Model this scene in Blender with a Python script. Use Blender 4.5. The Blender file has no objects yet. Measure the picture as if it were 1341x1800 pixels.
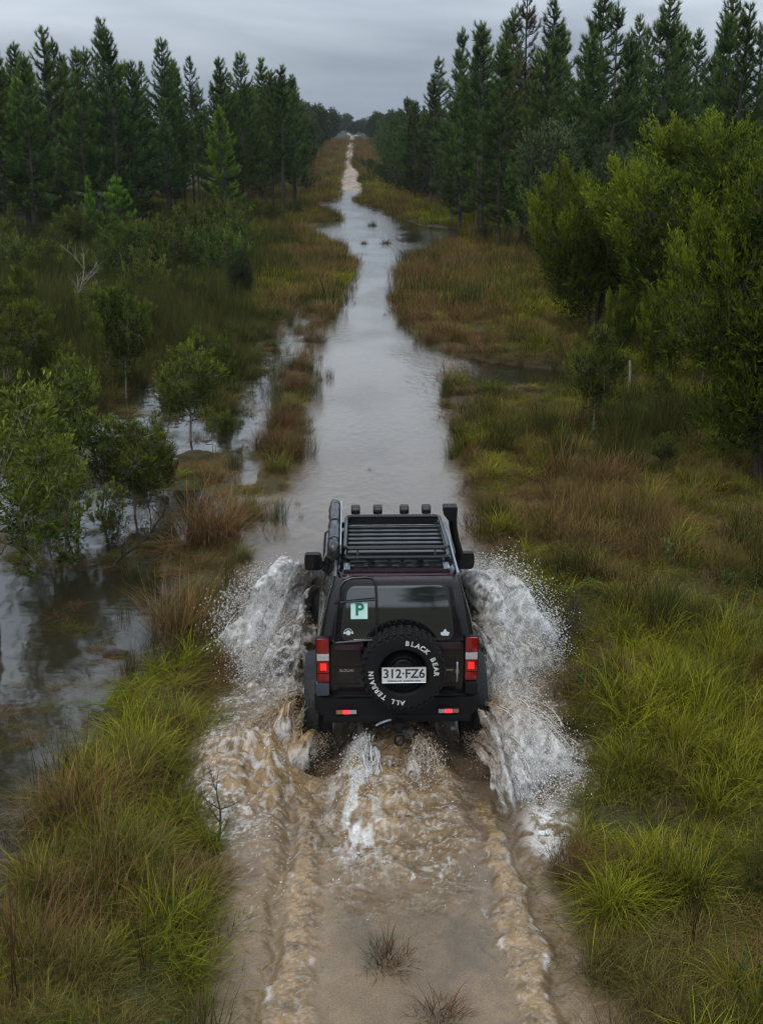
import bpy, bmesh, math, random, os
import numpy as np
from mathutils import Vector, Matrix, Euler

# ------------------------------------------------------------------ camera, world, sun
S = bpy.context.scene
R = math.radians
F = 2100.0                      # focal length in pixels of the 1800 px tall frame
CAM = np.array([0.0, 0.0, 5.3]); PITCH = 17.57; YAW = 1.5
cam_d = bpy.data.cameras.new('camera')
cam_d.sensor_fit = 'VERTICAL'; cam_d.sensor_height = 24.0; cam_d.lens = 24.0*F/1800.0
cam_d.clip_start = 0.1; cam_d.clip_end = 6000.0
cam = bpy.data.objects.new('camera', cam_d); S.collection.objects.link(cam)
cam.location = CAM; cam.rotation_euler = (R(90-PITCH), 0, R(-YAW)); S.camera = cam
S.view_settings.view_transform = 'Standard'; S.view_settings.look = 'None'
S.view_settings.exposure = 0.3; S.view_settings.gamma = 1.0
S.render.engine = 'CYCLES'
S.cycles.max_bounces = 6; S.cycles.diffuse_bounces = 3; S.cycles.glossy_bounces = 3
S.cycles.transmission_bounces = 3; S.cycles.transparent_max_bounces = 16
S.cycles.volume_bounces = 0
S.cycles.sample_clamp_indirect = 4.0
S.cycles.use_denoising = True
S.cycles.filter_width = 1.2

SUN_EL, SUN_AZ = 52.0, 205.0    # azimuth from +Y clockwise
w = bpy.data.worlds.new('World'); S.world = w; w.use_nodes = True
nt = w.node_tree; N = nt.nodes; L = nt.links
for n in list(N): N.remove(n)
out = N.new('ShaderNodeOutputWorld'); bg = N.new('ShaderNodeBackground')
sky = N.new('ShaderNodeTexSky'); sky.sky_type = 'NISHITA'; sky.sun_disc = False
sky.sun_elevation = R(SUN_EL); sky.sun_rotation = R(SUN_AZ); sky.air_density = 1.5; sky.dust_density = 3.0
hs = N.new('ShaderNodeHueSaturation'); hs.inputs['Saturation'].default_value = 0.3; hs.inputs['Value'].default_value = 0.55
L.new(sky.outputs[0], hs.inputs['Color'])
tc = N.new('ShaderNodeTexCoord'); mp = N.new('ShaderNodeMapping'); mp.inputs['Scale'].default_value = (1.0, 1.0, 4.5)
L.new(tc.outputs['Generated'], mp.inputs['Vector'])
nz = N.new('ShaderNodeTexNoise'); nz.inputs['Scale'].default_value = 2.3; nz.inputs['Detail'].default_value = 5
nz.inputs['Roughness'].default_value = 0.5; nz.inputs['Distortion'].default_value = 0.4
L.new(mp.outputs[0], nz.inputs['Vector'])
cr = N.new('ShaderNodeValToRGB')
cr.color_ramp.elements[0].position = 0.36; cr.color_ramp.elements[0].color = (2.0, 2.42, 3.0, 1)
cr.color_ramp.elements[1].position = 0.62; cr.color_ramp.elements[1].color = (4.3, 4.85, 5.45, 1)
L.new(nz.outputs['Fac'], cr.inputs['Fac'])
mx = N.new('ShaderNodeMix'); mx.data_type = 'RGBA'; mx.inputs['Factor'].default_value = 0.85
L.new(hs.outputs[0], mx.inputs['A']); L.new(cr.outputs[0], mx.inputs['B'])
sx = N.new('ShaderNodeSeparateXYZ'); L.new(tc.outputs['Generated'], sx.inputs[0])
el = N.new('ShaderNodeMapRange'); el.inputs['From Min'].default_value = 0.05; el.inputs['From Max'].default_value = 0.34
el.inputs['To Min'].default_value = 1.0; el.inputs['To Max'].default_value = 2.3; L.new(sx.outputs['Z'], el.inputs['Value'])
vs = N.new('ShaderNodeVectorMath'); vs.operation = 'SCALE'; L.new(mx.outputs['Result'], vs.inputs[0]); L.new(el.outputs[0], vs.inputs['Scale'])
L.new(vs.outputs[0], bg.inputs['Color']); bg.inputs['Strength'].default_value = 0.12
L.new(bg.outputs[0], out.inputs['Surface'])

sd_ = bpy.data.lights.new('sun', 'SUN'); sd_.energy = 1.2; sd_.angle = R(12); sd_.color = (1.0, 0.96, 0.9)
sun = bpy.data.objects.new('sun', sd_); S.collection.objects.link(sun)
_d = Vector((math.sin(R(SUN_AZ))*math.cos(R(SUN_EL)), math.cos(R(SUN_AZ))*math.cos(R(SUN_EL)), math.sin(R(SUN_EL))))
sun.rotation_euler = _d.to_track_quat('Z', 'Y').to_euler()

# ------------------------------------------------------------------ small helpers
_cp, _sp = math.cos(R(PITCH)), math.sin(R(PITCH)); _cy, _sy = math.cos(R(YAW)), math.sin(R(YAW))
def P(px, py, z=0.0):
    """the point at height z that the planning sketch places at photo pixel px,py"""
    a = (px-670.5)/F; b = (900-py)/F
    fy = _cp + b*_sp; fz = -_sp + b*_cp
    dx = a*_cy + fy*_sy; dy = -a*_sy + fy*_cy
    t = (z-CAM[2])/fz
    return (CAM[0]+dx*t, CAM[1]+dy*t)

def _hash(ix, iy, iz, seed):
    h = (ix.astype(np.int64)*374761393 + iy.astype(np.int64)*668265263 + iz.astype(np.int64)*2147483647 + seed*974711) & 0x7fffffff
    h = ((h ^ (h >> 13))*1274126177) & 0x7fffffff
    h = h ^ (h >> 16)
    return (h & 0xffff)/65535.0
def vnoise(x, y, z=0.0, seed=0):
    x = np.asarray(x, float); y = np.asarray(y, float); z = np.asarray(z, float)+np.zeros_like(x)
    xi = np.floor(x); yi = np.floor(y); zi = np.floor(z)
    fx = x-xi; fy = y-yi; fz = z-zi
    fx = fx*fx*(3-2*fx); fy = fy*fy*(3-2*fy); fz = fz*fz*(3-2*fz)
    o = 0
    for a in (0, 1):
        for b in (0, 1):
            for c in (0, 1):
                o = o + _hash(xi+a, yi+b, zi+c, seed)*(fx if a else 1-fx)*(fy if b else 1-fy)*(fz if c else 1-fz)
    return o
def fbm(x, y, z=0.0, oct=4, seed=0, gain=0.5):
    o = 0; a = 1.0; t = 0
    for k in range(oct):
        o = o + a*vnoise(x, y, z, seed+k*17); t += a; a *= gain
        x = x*2.03+5.1; y = y*2.03+1.7; z = z*2.03
    return o/t
def ridged(x, y, z=0.0, oct=4, seed=0, gain=0.55):
    o = 0; a = 1.0; t = 0
    for k in range(oct):
        o = o + a*(1-np.abs(2*vnoise(x, y, z, seed+k*13)-1)); t += a; a *= gain
        x = x*2.1+3.3; y = y*2.1+7.7; z = z*2.1
    return o/t
def sstep(a, b, x):
    t = np.clip((x-a)/(b-a), 0, 1); return t*t*(3-2*t)

def new_mesh(name, V, Fc, mat=None, smooth=False, cols=None, mats=None, midx=None, loose_n=None):
    """V (n,3); Fc: (m,k) array or list of index tuples; cols: dict name -> per-vertex (n,3)|(n,)"""
    me = bpy.data.meshes.new(name)
    V = np.asarray(V, dtype=np.float32)
    if isinstance(Fc, np.ndarray):
        m, k = Fc.shape
        me.vertices.add(len(V)); me.vertices.foreach_set('co', V.ravel())
        me.loops.add(m*k); me.loops.foreach_set('vertex_index', Fc.astype(np.int32).ravel())
        me.polygons.add(m); me.polygons.foreach_set('loop_start', np.arange(0, m*k, k, dtype=np.int32))
        try: me.polygons.foreach_set('loop_total', np.full(m, k, dtype=np.int32))
        except Exception: pass
        me.update(calc_edges=True)
    else:
        me.from_pydata([tuple(v) for v in V.tolist()], [], Fc); me.update()
    if cols:
        for nme, c in cols.items():
            c = np.asarray(c, dtype=np.float32)
            if c.ndim == 2:
                at = me.color_attributes.new(nme, 'FLOAT_COLOR', 'POINT')
                cc = np.ones((len(V), 4), np.float32); cc[:, :3] = c; at.data.foreach_set('color', cc.ravel())
            else:
                at = me.attributes.new(nme, 'FLOAT', 'POINT'); at.data.foreach_set('value', c)
    if smooth: me.polygons.foreach_set('use_smooth', np.ones(len(me.polygons), dtype=bool))
    if mats:
        for mm in mats: me.materials.append(mm)
        if midx is not None: me.polygons.foreach_set('material_index', np.asarray(midx, np.int32))
    elif mat: me.materials.append(mat)
    return me
def link(name, me, parent=None, loc=None):
    o = bpy.data.objects.new(name, me); S.collection.objects.link(o)
    if parent: o.parent = parent
    if loc is not None: o.location = loc
    return o
def tag(o, label=None, cat=None, group=None, kind=None):
    if label: o['label'] = label
    if cat: o['category'] = cat
    if group: o['group'] = group
    if kind: o['kind'] = kind
    return o
def empty(name, loc, rz=0.0, sc=1.0):
    o = bpy.data.objects.new(name, None); S.collection.objects.link(o)
    o.location = loc; o.rotation_euler = (0, 0, rz); o.scale = (sc, sc, sc); return o
def put_copy(src_parts, name, loc, rz, sc, label, cat, group=None):
    """an empty at the base plus a linked copy of every part (list of (part_name, mesh))"""
    e = empty(name, loc, rz, 1.0); e.scale = sc if isinstance(sc, tuple) else (sc, sc, sc)
    tag(e, label, cat, group)
    for pn, me in src_parts: link(pn, me, e)
    return e

class MB:
    """collects tubes, boxes, polygons into one mesh"""
    def __init__(s): s.v = []; s.f = []; s.n = 0
    def add(s, V, Fc):
        s.v += [tuple(map(float, q)) for q in V]; s.f += [tuple(int(i)+s.n for i in f) for f in Fc]; s.n = len(s.v); return s
    def tube(s, pts, rad, sides=8, cap=True, closed=False):
        pts = [np.array(p, float) for p in pts]; n = len(pts)
        if not hasattr(rad, '__len__'): rad = [rad]*n
        V = []; Fc = []; up = np.array([0.0, 0.0, 1.0]); pr = None
        for i, p in enumerate(pts):
            if closed: t = pts[(i+1) % n]-pts[i-1]
            else: t = pts[min(i+1, n-1)]-pts[max(i-1, 0)]
            t = t/(np.linalg.norm(t)+1e-9)
            if pr is None:
                a = up if abs(t[2]) < 0.9 else np.array([1.0, 0, 0])
                u = np.cross(t, a)
            else: u = pr - t*np.dot(pr, t)
            u = u/(np.linalg.norm(u)+1e-9); pr = u; v = np.cross(t, u)
            for k in range(sides):
                an = 2*math.pi*k/sides
                V.append(p+(u*math.cos(an)+v*math.sin(an))*rad[i])
        for i in range(n if closed else n-1):
            j = (i+1) % n
            for k in range(sides):
                k2 = (k+1) % sides
                Fc.append((i*sides+k, i*sides+k2, j*sides+k2, j*sides+k))
        if cap and not closed:
            Fc.append(tuple(range(sides-1, -1, -1))); Fc.append(tuple((n-1)*sides+k for k in range(sides)))
        return s.add(V, Fc)
    def box(s, c, d, rot=None, bev=0.0):
        bm = bmesh.new(); bmesh.ops.create_cube(bm, size=1.0)
        bmesh.ops.scale(bm, vec=d, verts=bm.verts)
        if bev > 0: bmesh.ops.bevel(bm, geom=bm.edges[:], offset=bev, segments=2, affect='EDGES', profile=0.7)
        M = Matrix.Translation(c) @ (rot.to_matrix().to_4x4() if rot else Matrix.Identity(4))
        bmesh.ops.transform(bm, matrix=M, verts=bm.verts)
        bm.verts.index_update()
        s.add([v.co for v in bm.verts], [[v.index for v in f.verts] for f in bm.faces]); bm.free(); return s
    def lathe(s, prof, axis='y', c=(0, 0, 0), seg=40, closed=False):
        """prof: list of (r, h); spun about the axis"""
        V = []; Fc = []; m = len(prof)
        for k in range(seg):
            a = 2*math.pi*k/seg; ca, sa = math.cos(a), math.sin(a)
            for r, h in prof:
                if axis == 'y': V.append((c[0]+r*ca, c[1]+h, c[2]+r*sa))
                elif axis == 'x': V.append((c[0]+h, c[1]+r*ca, c[2]+r*sa))
                else: V.append((c[0]+r*ca, c[1]+r*sa, c[2]+h))
        for k in range(seg):
            k2 = (k+1) % seg
            for i in range(m if closed else m-1):
                j = (i+1) % m
                Fc.append((k*m+i, k*m+j, k2*m+j, k2*m+i))
        return s.add(V, Fc)
    def slab(s, outline, fn, d0, d1):
        """outline in (a,b); fn(a,b,depth)->xyz; a plate between depth d0 and d1"""
        n = len(outline); V = [fn(a, b, d0) for a, b in outline]+[fn(a, b, d1) for a, b in outline]
        Fc = [tuple(range(n)), tuple(range(2*n-1, n-1, -1))]
        Fc += [(i, i+n, (i+1) % n+n, (i+1) % n) for i in range(n)]
        return s.add(V, Fc)
    def build(s, name, mat, parent=None, smooth=False, loc=None, angle=40):
        me = bpy.data.meshes.new(name); me.from_pydata(s.v, [], s.f); me.update()
        bm = bmesh.new(); bm.from_mesh(me); bmesh.ops.recalc_face_normals(bm, faces=bm.faces)
        if smooth:
            for f in bm.faces: f.smooth = True
            for e in bm.edges:
                if len(e.link_faces) == 2 and e.calc_face_angle(0) > R(angle): e.smooth = False
        bm.to_mesh(me); bm.free()
        if mat: me.materials.append(mat)
        return link(name, me, parent, loc)

def rpoly(pts, r, n=5):
    """rounded polygon outline; r scalar or per-corner"""
    o = []; m = len(pts)
    for i in range(m):
        p = np.array(pts[i], float); a = np.array(pts[i-1], float)-p; b = np.array(pts[(i+1) % m], float)-p
        la, lb = np.linalg.norm(a), np.linalg.norm(b); rr = r[i] if hasattr(r, '__len__') else r
        rr = min(rr, la*.49, lb*.49); A = p+a/la*rr; B = p+b/lb*rr
        for k in range(n+1):
            t = k/n; q = (1-t)**2*A+2*t*(1-t)*p+t*t*B; o.append((q[0], q[1]))
    return o

# ------------------------------------------------------------------ materials
def mat_new(name):
    m = bpy.data.materials.new(name); m.use_nodes = True; t = m.node_tree
    b = t.nodes['Principled BSDF']; return m, t, b
def setv(b, **k):
    for kk, v in k.items():
        nm = kk.replace('_', ' ')
        if nm in b.inputs: b.inputs[nm].default_value = v
def simple(name, col, rough=0.5, metal=0.0, bump=0.0, bscale=60.0, var=0.0, coat=0.0, emis=None, spec=0.5):
    m, t, b = mat_new(name)
    b.inputs['Base Color'].default_value = (*col, 1); b.inputs['Roughness'].default_value = rough
    b.inputs['Metallic'].default_value = metal; b.inputs['Coat Weight'].default_value = coat
    b.inputs['Specular IOR Level'].default_value = spec
    tc = t.nodes.new('ShaderNodeTexCoord')
    n = t.nodes.new('ShaderNodeTexNoise'); n.inputs['Scale'].default_value = bscale; n.inputs['Detail'].default_value = 4
    t.links.new(tc.outputs['Object'], n.inputs['Vector'])
    if var > 0:
        r = t.nodes.new('ShaderNodeValToRGB')
        r.color_ramp.elements[0].position = .3; r.color_ramp.elements[1].position = .7
        r.color_ramp.elements[0].color = (*[c*(1-var) for c in col], 1); r.color_ramp.elements[1].color = (*[min(1, c*(1+var)) for c in col], 1)
        t.links.new(n.outputs['Fac'], r.inputs['Fac']); t.links.new(r.outputs[0], b.inputs['Base Color'])
    if bump > 0:
        bp = t.nodes.new('ShaderNodeBump'); bp.inputs['Strength'].default_value = bump; bp.inputs['Distance'].default_value = 0.01
        t.links.new(n.outputs['Fac'], bp.inputs['Height']); t.links.new(bp.outputs[0], b.inputs['Normal'])
    if emis:
        b.inputs['Emission Color'].default_value = (*emis[0], 1); b.inputs['Emission Strength'].default_value = emis[1]
    return m

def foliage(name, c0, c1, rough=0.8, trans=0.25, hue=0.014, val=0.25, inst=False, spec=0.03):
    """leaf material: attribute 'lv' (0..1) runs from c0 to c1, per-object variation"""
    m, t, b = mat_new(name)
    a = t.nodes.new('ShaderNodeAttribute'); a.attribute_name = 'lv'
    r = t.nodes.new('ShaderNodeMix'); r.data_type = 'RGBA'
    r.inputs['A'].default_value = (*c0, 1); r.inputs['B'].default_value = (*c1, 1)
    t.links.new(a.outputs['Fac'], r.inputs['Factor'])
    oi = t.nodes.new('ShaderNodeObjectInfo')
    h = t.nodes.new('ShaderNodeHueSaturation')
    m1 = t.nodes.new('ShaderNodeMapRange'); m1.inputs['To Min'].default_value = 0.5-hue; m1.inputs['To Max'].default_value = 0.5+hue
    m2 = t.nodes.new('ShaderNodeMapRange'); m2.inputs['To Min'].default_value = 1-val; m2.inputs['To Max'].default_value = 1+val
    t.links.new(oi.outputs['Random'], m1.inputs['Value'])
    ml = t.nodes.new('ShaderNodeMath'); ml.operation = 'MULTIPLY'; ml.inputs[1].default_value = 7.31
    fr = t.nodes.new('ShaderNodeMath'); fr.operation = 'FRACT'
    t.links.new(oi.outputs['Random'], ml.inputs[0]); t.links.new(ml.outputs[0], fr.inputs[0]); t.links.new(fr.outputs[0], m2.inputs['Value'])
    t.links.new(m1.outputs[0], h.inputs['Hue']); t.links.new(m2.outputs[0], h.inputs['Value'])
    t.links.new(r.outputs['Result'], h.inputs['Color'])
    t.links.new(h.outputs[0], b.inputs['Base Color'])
    b.inputs['Roughness'].default_value = .8; b.inputs['Specular IOR Level'].default_value = spec
    if trans > 0:
        o = t.nodes['Material Output']; ms = t.nodes.new('ShaderNodeMixShader'); tr = t.nodes.new('ShaderNodeBsdfTranslucent')
        ms.inputs[0].default_value = trans*.6; t.links.new(h.outputs[0], tr.inputs['Color'])
        t.links.new(b.outputs[0], ms.inputs[1]); t.links.new(tr.outputs[0], ms.inputs[2]); t.links.new(ms.outputs[0], o.inputs['Surface'])
    return m
# ------------------------------------------------------------------ the flooded ground
TX = 0.39                        # centre line of the track and of the car
CAR_Y, CAR_Z = 9.63, -0.14
WATER = [
    # flooded track, up to the dry sand far along it
    [(300, 2900), (330, 1850), (392, 1600), (385, 1480), (345, 1400), (335, 1280), (380, 1180), (395, 1090), (430, 1000), (500, 900), (522, 800),
     (532, 750), (541, 640), (562, 590), (596, 530), (608, 468), (600, 440), (570, 424), (545, 420), (538, 402), (572, 394),
     (588, 383), (556, 364), (590, 350), (604, 340), (607, 334), (628, 334), (630, 352), (650, 366), (700, 379), (738, 396), (815, 404), (830, 418),
     (775, 436), (722, 462), (697, 492), (702, 530), (724, 575), (752, 612), (775, 628), (870, 640), (1010, 655),
     (1000, 684), (870, 682), (775, 658), (768, 690), (792, 750), (812, 800), (822, 870), (850, 950), (935, 1030), (1000, 1130), (1005, 1230), (1060, 1370), (1000, 1480),
     (1000, 1600), (1075, 1700), (1100, 1850), (1180, 2900)],
    # pond among the paperbark saplings
    [(-160, 1000), (-60, 830), (60, 780), (130, 740), (225, 690), (235, 640), (345, 670), (375, 740), (320, 800), (255, 850), (310, 930), (275, 1010),
     (260, 1060), (330, 1110), (300, 1180), (170, 1215), (150, 1300), (150, 1370), (60, 1440), (10, 1560), (-120, 1660)],
    # narrow channel between the grass strips
    [(400, 850), (425, 760), (445, 690), (468, 640), (497, 600), (514, 535), (536, 535), (530, 600), (506, 650), (480, 700), (458, 770), (440, 850)],
    [(385, 1120), (400, 1000), (425, 940), (430, 870), (500, 870), (470, 960), (450, 1100)],
]
WP = [np.array([P(*q) for q in poly]) for poly in WATER]
SWAMP = np.array([P(*q) for q in [(-300, 1300), (-300, 600), (0, 470), (300, 470), (480, 520), (500, 640), (430, 760), (400, 900), (200, 1200), (150, 1350), (0, 1600), (-300, 1800)]])

def inside(px, py, poly):
    c = np.zeros(px.shape, bool); n = len(poly)
    for i in range(n):
        x0, y0 = poly[i-1]; x1, y1 = poly[i]
        if y0 == y1: continue
        k = ((y0 > py) != (y1 > py)) & (px < (x1-x0)*(py-y0)/(y1-y0)+x0); c ^= k
    return c
def edist(px, py, poly):
    d = np.full(px.shape, 1e9); n = len(poly)
    for i in range(n):
        a = poly[i-1]; b = poly[i]; ab = b-a; l2 = (ab**2).sum()+1e-12
        t = np.clip(((px-a[0])*ab[0]+(py-a[1])*ab[1])/l2, 0, 1)
        d = np.minimum(d, (px-a[0]-t*ab[0])**2+(py-a[1]-t*ab[1])**2)
    return np.sqrt(d)
def wsd(x, y):
    """signed distance to the open water: negative inside"""
    x = np.asarray(x, float); y = np.asarray(y, float); sh = x.shape; x = x.ravel(); y = y.ravel()
    o = np.full(x.shape, 20.0)
    k = (np.abs(x) < 40) & (y > 2) & (y < 140)
    X, Y = x[k], y[k]
    wob = np.clip(Y/30, 0.35, 1.6)
    X = X+wob*0.35*(fbm(X*1.3, Y*0.6, 0, 3, 5)-.5)*2; Y = Y+wob*0.4*(fbm(X*1.1+9, Y*.9, 0, 3, 8)-.5)*2
    d = np.full(X.shape, 20.0)
    for poly in WP:
        e = edist(X, Y, poly); d = np.minimum(d, np.where(inside(X, Y, poly), -e, e))
    o[k] = d-.13*sstep(11, 14, Y)*sstep(60, 40, Y)*(X > TX)*(X < TX+4)-.11*sstep(15, 18, Y)*sstep(60, 40, Y)*(X <= TX)*(X > TX-2.4); return o.reshape(sh)
def rise(x, y):
    return 3.2*sstep(150, 330, y)+1.0*sstep(330, 520, y)-0.012*np.maximum(y-520, 0)*0+6*sstep(560, 900, y)*(0.6+0.4*fbm(x*.004, y*.004, 0, 2, 3))
def ground_z(x, y, sd=None):
    x = np.asarray(x, float); y = np.asarray(y, float)
    if sd is None: sd = wsd(x, y)
    n1 = fbm(x*.8, y*.8, 0, 4, 21); n2 = fbm(x*5, y*5, 0, 3, 31)
    land = 0.09+0.16*(n1-.5)+0.05*(n2-.5)+0.12*sstep(.8, 3, sd)
    sw = inside(x, y, SWAMP)
    land = np.where(sw, -0.015+0.22*(n1-.47)+0.05*(n2-.5), land)
    z = np.where(sd > 0, np.minimum(land, .01+sd*.3+.05*(n2-.5)), np.maximum(-.42, sd*.5-.01))
    z = np.where(y > 105, np.maximum(z, np.where(sd > 0, z, -.03+.0*z)), z)
    return z+rise(x, y)

# dry end of the track: sand and ruts, by distance from two centre lines
ROAD = np.array([P(617, 345), P(616, 330), P(615, 318), P(618, 305)])
def far_xy(px, py):
    """a far pixel on the rising ground"""
    z = 0.0
    for _ in range(12):
        x, y = P(px, py, z); y = min(max(y, 100), 700); z = float(rise(np.array([x]), np.array([y]))[0])
    return P(px, py, z)
RUTL = np.array([far_xy(*q) for q in [(614, 306), (610, 300), (609, 292), (612, 283), (614, 273), (617, 265), (619, 258)]])
RUTR = np.array([far_xy(*q) for q in [(622, 306), (619, 300), (617.5, 292), (619, 283), (620.5, 273), (621, 265), (623, 258)]])
BROAD = np.array([far_xy(*q) for q in [(618, 345), (618, 330), (615, 322), (618, 310), (618, 303)]])
TOPR = np.array([far_xy(*q) for q in [(612, 257), (630, 257), (614, 254), (608, 250)]])
def ldist(x, y, line):
    d = np.full(np.shape(x), 1e9)
    for i in range(len(line)-1):
        a = line[i]; ab = line[i+1]-a; t = np.clip(((x-a[0])*ab[0]+(y-a[1])*ab[1])/((ab**2).sum()+1e-9), 0, 1)
        d = np.minimum(d, (x-a[0]-t*ab[0])**2+((y-a[1]-t*ab[1])*.25)**2)
    return np.sqrt(d)

def axis(segs):
    """segs: list of (start, stop, step) with optional geometric growth (start, stop, -n)"""
    o = []
    for a, b, s in segs:
        if s > 0: o += list(np.arange(a, b, s))
        else: o += list(np.sign(a)*np.geomspace(abs(a), abs(b), -s, endpoint=False)) if a*b > 0 else []
    return np.array(o+[segs[-1][1]])
def grid_mesh(xs, ys, fn):
    X, Y = np.meshgrid(xs, ys); nx, ny = len(xs), len(ys)
    V, cols = fn(X.ravel(), Y.ravel())
    i = (np.arange(ny-1)[:, None]*nx+np.arange(nx-1)[None, :]).ravel()
    return V, np.stack([i, i+1, i+1+nx, i+nx], 1), cols

def terrain_fn(x, y):
    sd = wsd(x, y); z = ground_z(x, y, sd)
    n = fbm(x*1.7, y*1.7, 0, 4, 77)[:, None]; n2 = fbm(x*.35, y*.35, 0, 3, 78)[:, None]
    c = np.array([.030, .024, .013])*(1-n)+np.array([.055, .042, .022])*n
    c = c*(1-.5*sstep(.5, .62, n2))+np.array([.045, .06, .02])*.5*sstep(.5, .62, n2)
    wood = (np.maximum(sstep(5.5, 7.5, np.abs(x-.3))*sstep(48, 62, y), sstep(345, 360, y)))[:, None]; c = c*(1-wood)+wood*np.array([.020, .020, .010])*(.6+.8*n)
    far = (sstep(100, 180, y)*sstep(350, 340, y)*sstep(9, 6, np.abs(x)))[:, None]; c = c*(1-far)+far*(np.array([.085, .075, .025])*(1-n2)+np.array([.05, .065, .025])*n2)
    wet = sstep(.35, -.05, sd)[:, None]
    c = c*(1-wet*.4)+np.array([.07, .055, .038])*wet*.4
    sand = np.zeros(len(x)); k = (y > 95) & (y < 700) & (np.abs(x) < 25)
    br = ldist(x[k], y[k], BROAD); rl = np.minimum(ldist(x[k], y[k], RUTL), ldist(x[k], y[k], RUTR)); tp = ldist(x[k], y[k], TOPR)
    jig = fbm(x[k]*.8, y[k]*.12, 0, 3, 40)
    s = np.maximum(sstep(1.35, .8, br+1.3*(jig-.5))*(1-.30*sstep(.55, .68, fbm(x[k]*1.6, y[k]*.25, 0, 3, 43))), np.maximum(sstep(.46, .24, rl+.4*(jig-.5)), sstep(1.5, .9, tp)))
    sand[k] = s*sstep(110, 122, y[k])
    sc = np.array([.25, .175, .115])*(.75+.5*fbm(x*.9, y*.25, 0, 3, 41)[:, None])
    c = c*(1-sand[:, None])+sc*sand[:, None]
    z = z-.05*sand
    return np.stack([x, y, z], 1), {'col': c, 'wet': np.maximum(wet[:, 0]*.7, sand*.8)}

def vcol_mat(name, rough=(.8, .35), bump=.4, bscale=30.0, dist=.03, spec=.08):
    m, t, b = mat_new(name)
    a = t.nodes.new('ShaderNodeAttribute'); a.attribute_name = 'col'
    wv = t.nodes.new('ShaderNodeAttribute'); wv.attribute_name = 'wet'
    tc = t.nodes.new('ShaderNodeTexCoord')
    n = t.nodes.new('ShaderNodeTexNoise'); n.inputs['Scale'].default_value = bscale; n.inputs['Detail'].default_value = 6; n.inputs['Roughness'].default_value = .7
    t.links.new(tc.outputs['Object'], n.inputs['Vector'])
    mr = t.nodes.new('ShaderNodeMapRange'); mr.inputs['From Min'].default_value = .25; mr.inputs['From Max'].default_value = .75
    mr.inputs['To Min'].default_value = .55; mr.inputs['To Max'].default_value = 1.45; t.links.new(n.outputs['Fac'], mr.inputs['Value'])
    vm = t.nodes.new('ShaderNodeVectorMath'); vm.operation = 'SCALE'; t.links.new(a.outputs['Color'], vm.inputs[0]); t.links.new(mr.outputs[0], vm.inputs['Scale'])
    t.links.new(vm.outputs[0], b.inputs['Base Color'])
    rr = t.nodes.new('ShaderNodeMapRange'); rr.inputs['To Min'].default_value = rough[0]; rr.inputs['To Max'].default_value = rough[1]
    t.links.new(wv.outputs['Fac'], rr.inputs['Value']); t.links.new(rr.outputs[0], b.inputs['Roughness'])
    b.inputs['Specular IOR Level'].default_value = spec
    bp = t.nodes.new('ShaderNodeBump'); bp.inputs['Strength'].default_value = bump; bp.inputs['Distance'].default_value = dist
    t.links.new(n.outputs['Fac'], bp.inputs['Height']); t.links.new(bp.outputs[0], b.inputs['Normal'])
    return m

txs = axis([(-3000, -60, -40), (-60, -14, 1.2), (-14, -6, .2), (-6, 6, .085), (6, 14, .2), (14, 60, 1.2), (60, 3000, -40)])
tys = axis([(-60, 4, 3), (4, 26, .09), (26, 60, .3), (60, 130, .8), (130, 420, 2.2), (420, 4500, -50)])
V, Fc, cols = grid_mesh(txs, tys, terrain_fn)
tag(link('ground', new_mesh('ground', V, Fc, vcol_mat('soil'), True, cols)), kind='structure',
    label='low swampy ground of dark mud and sand along the flooded track')

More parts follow.
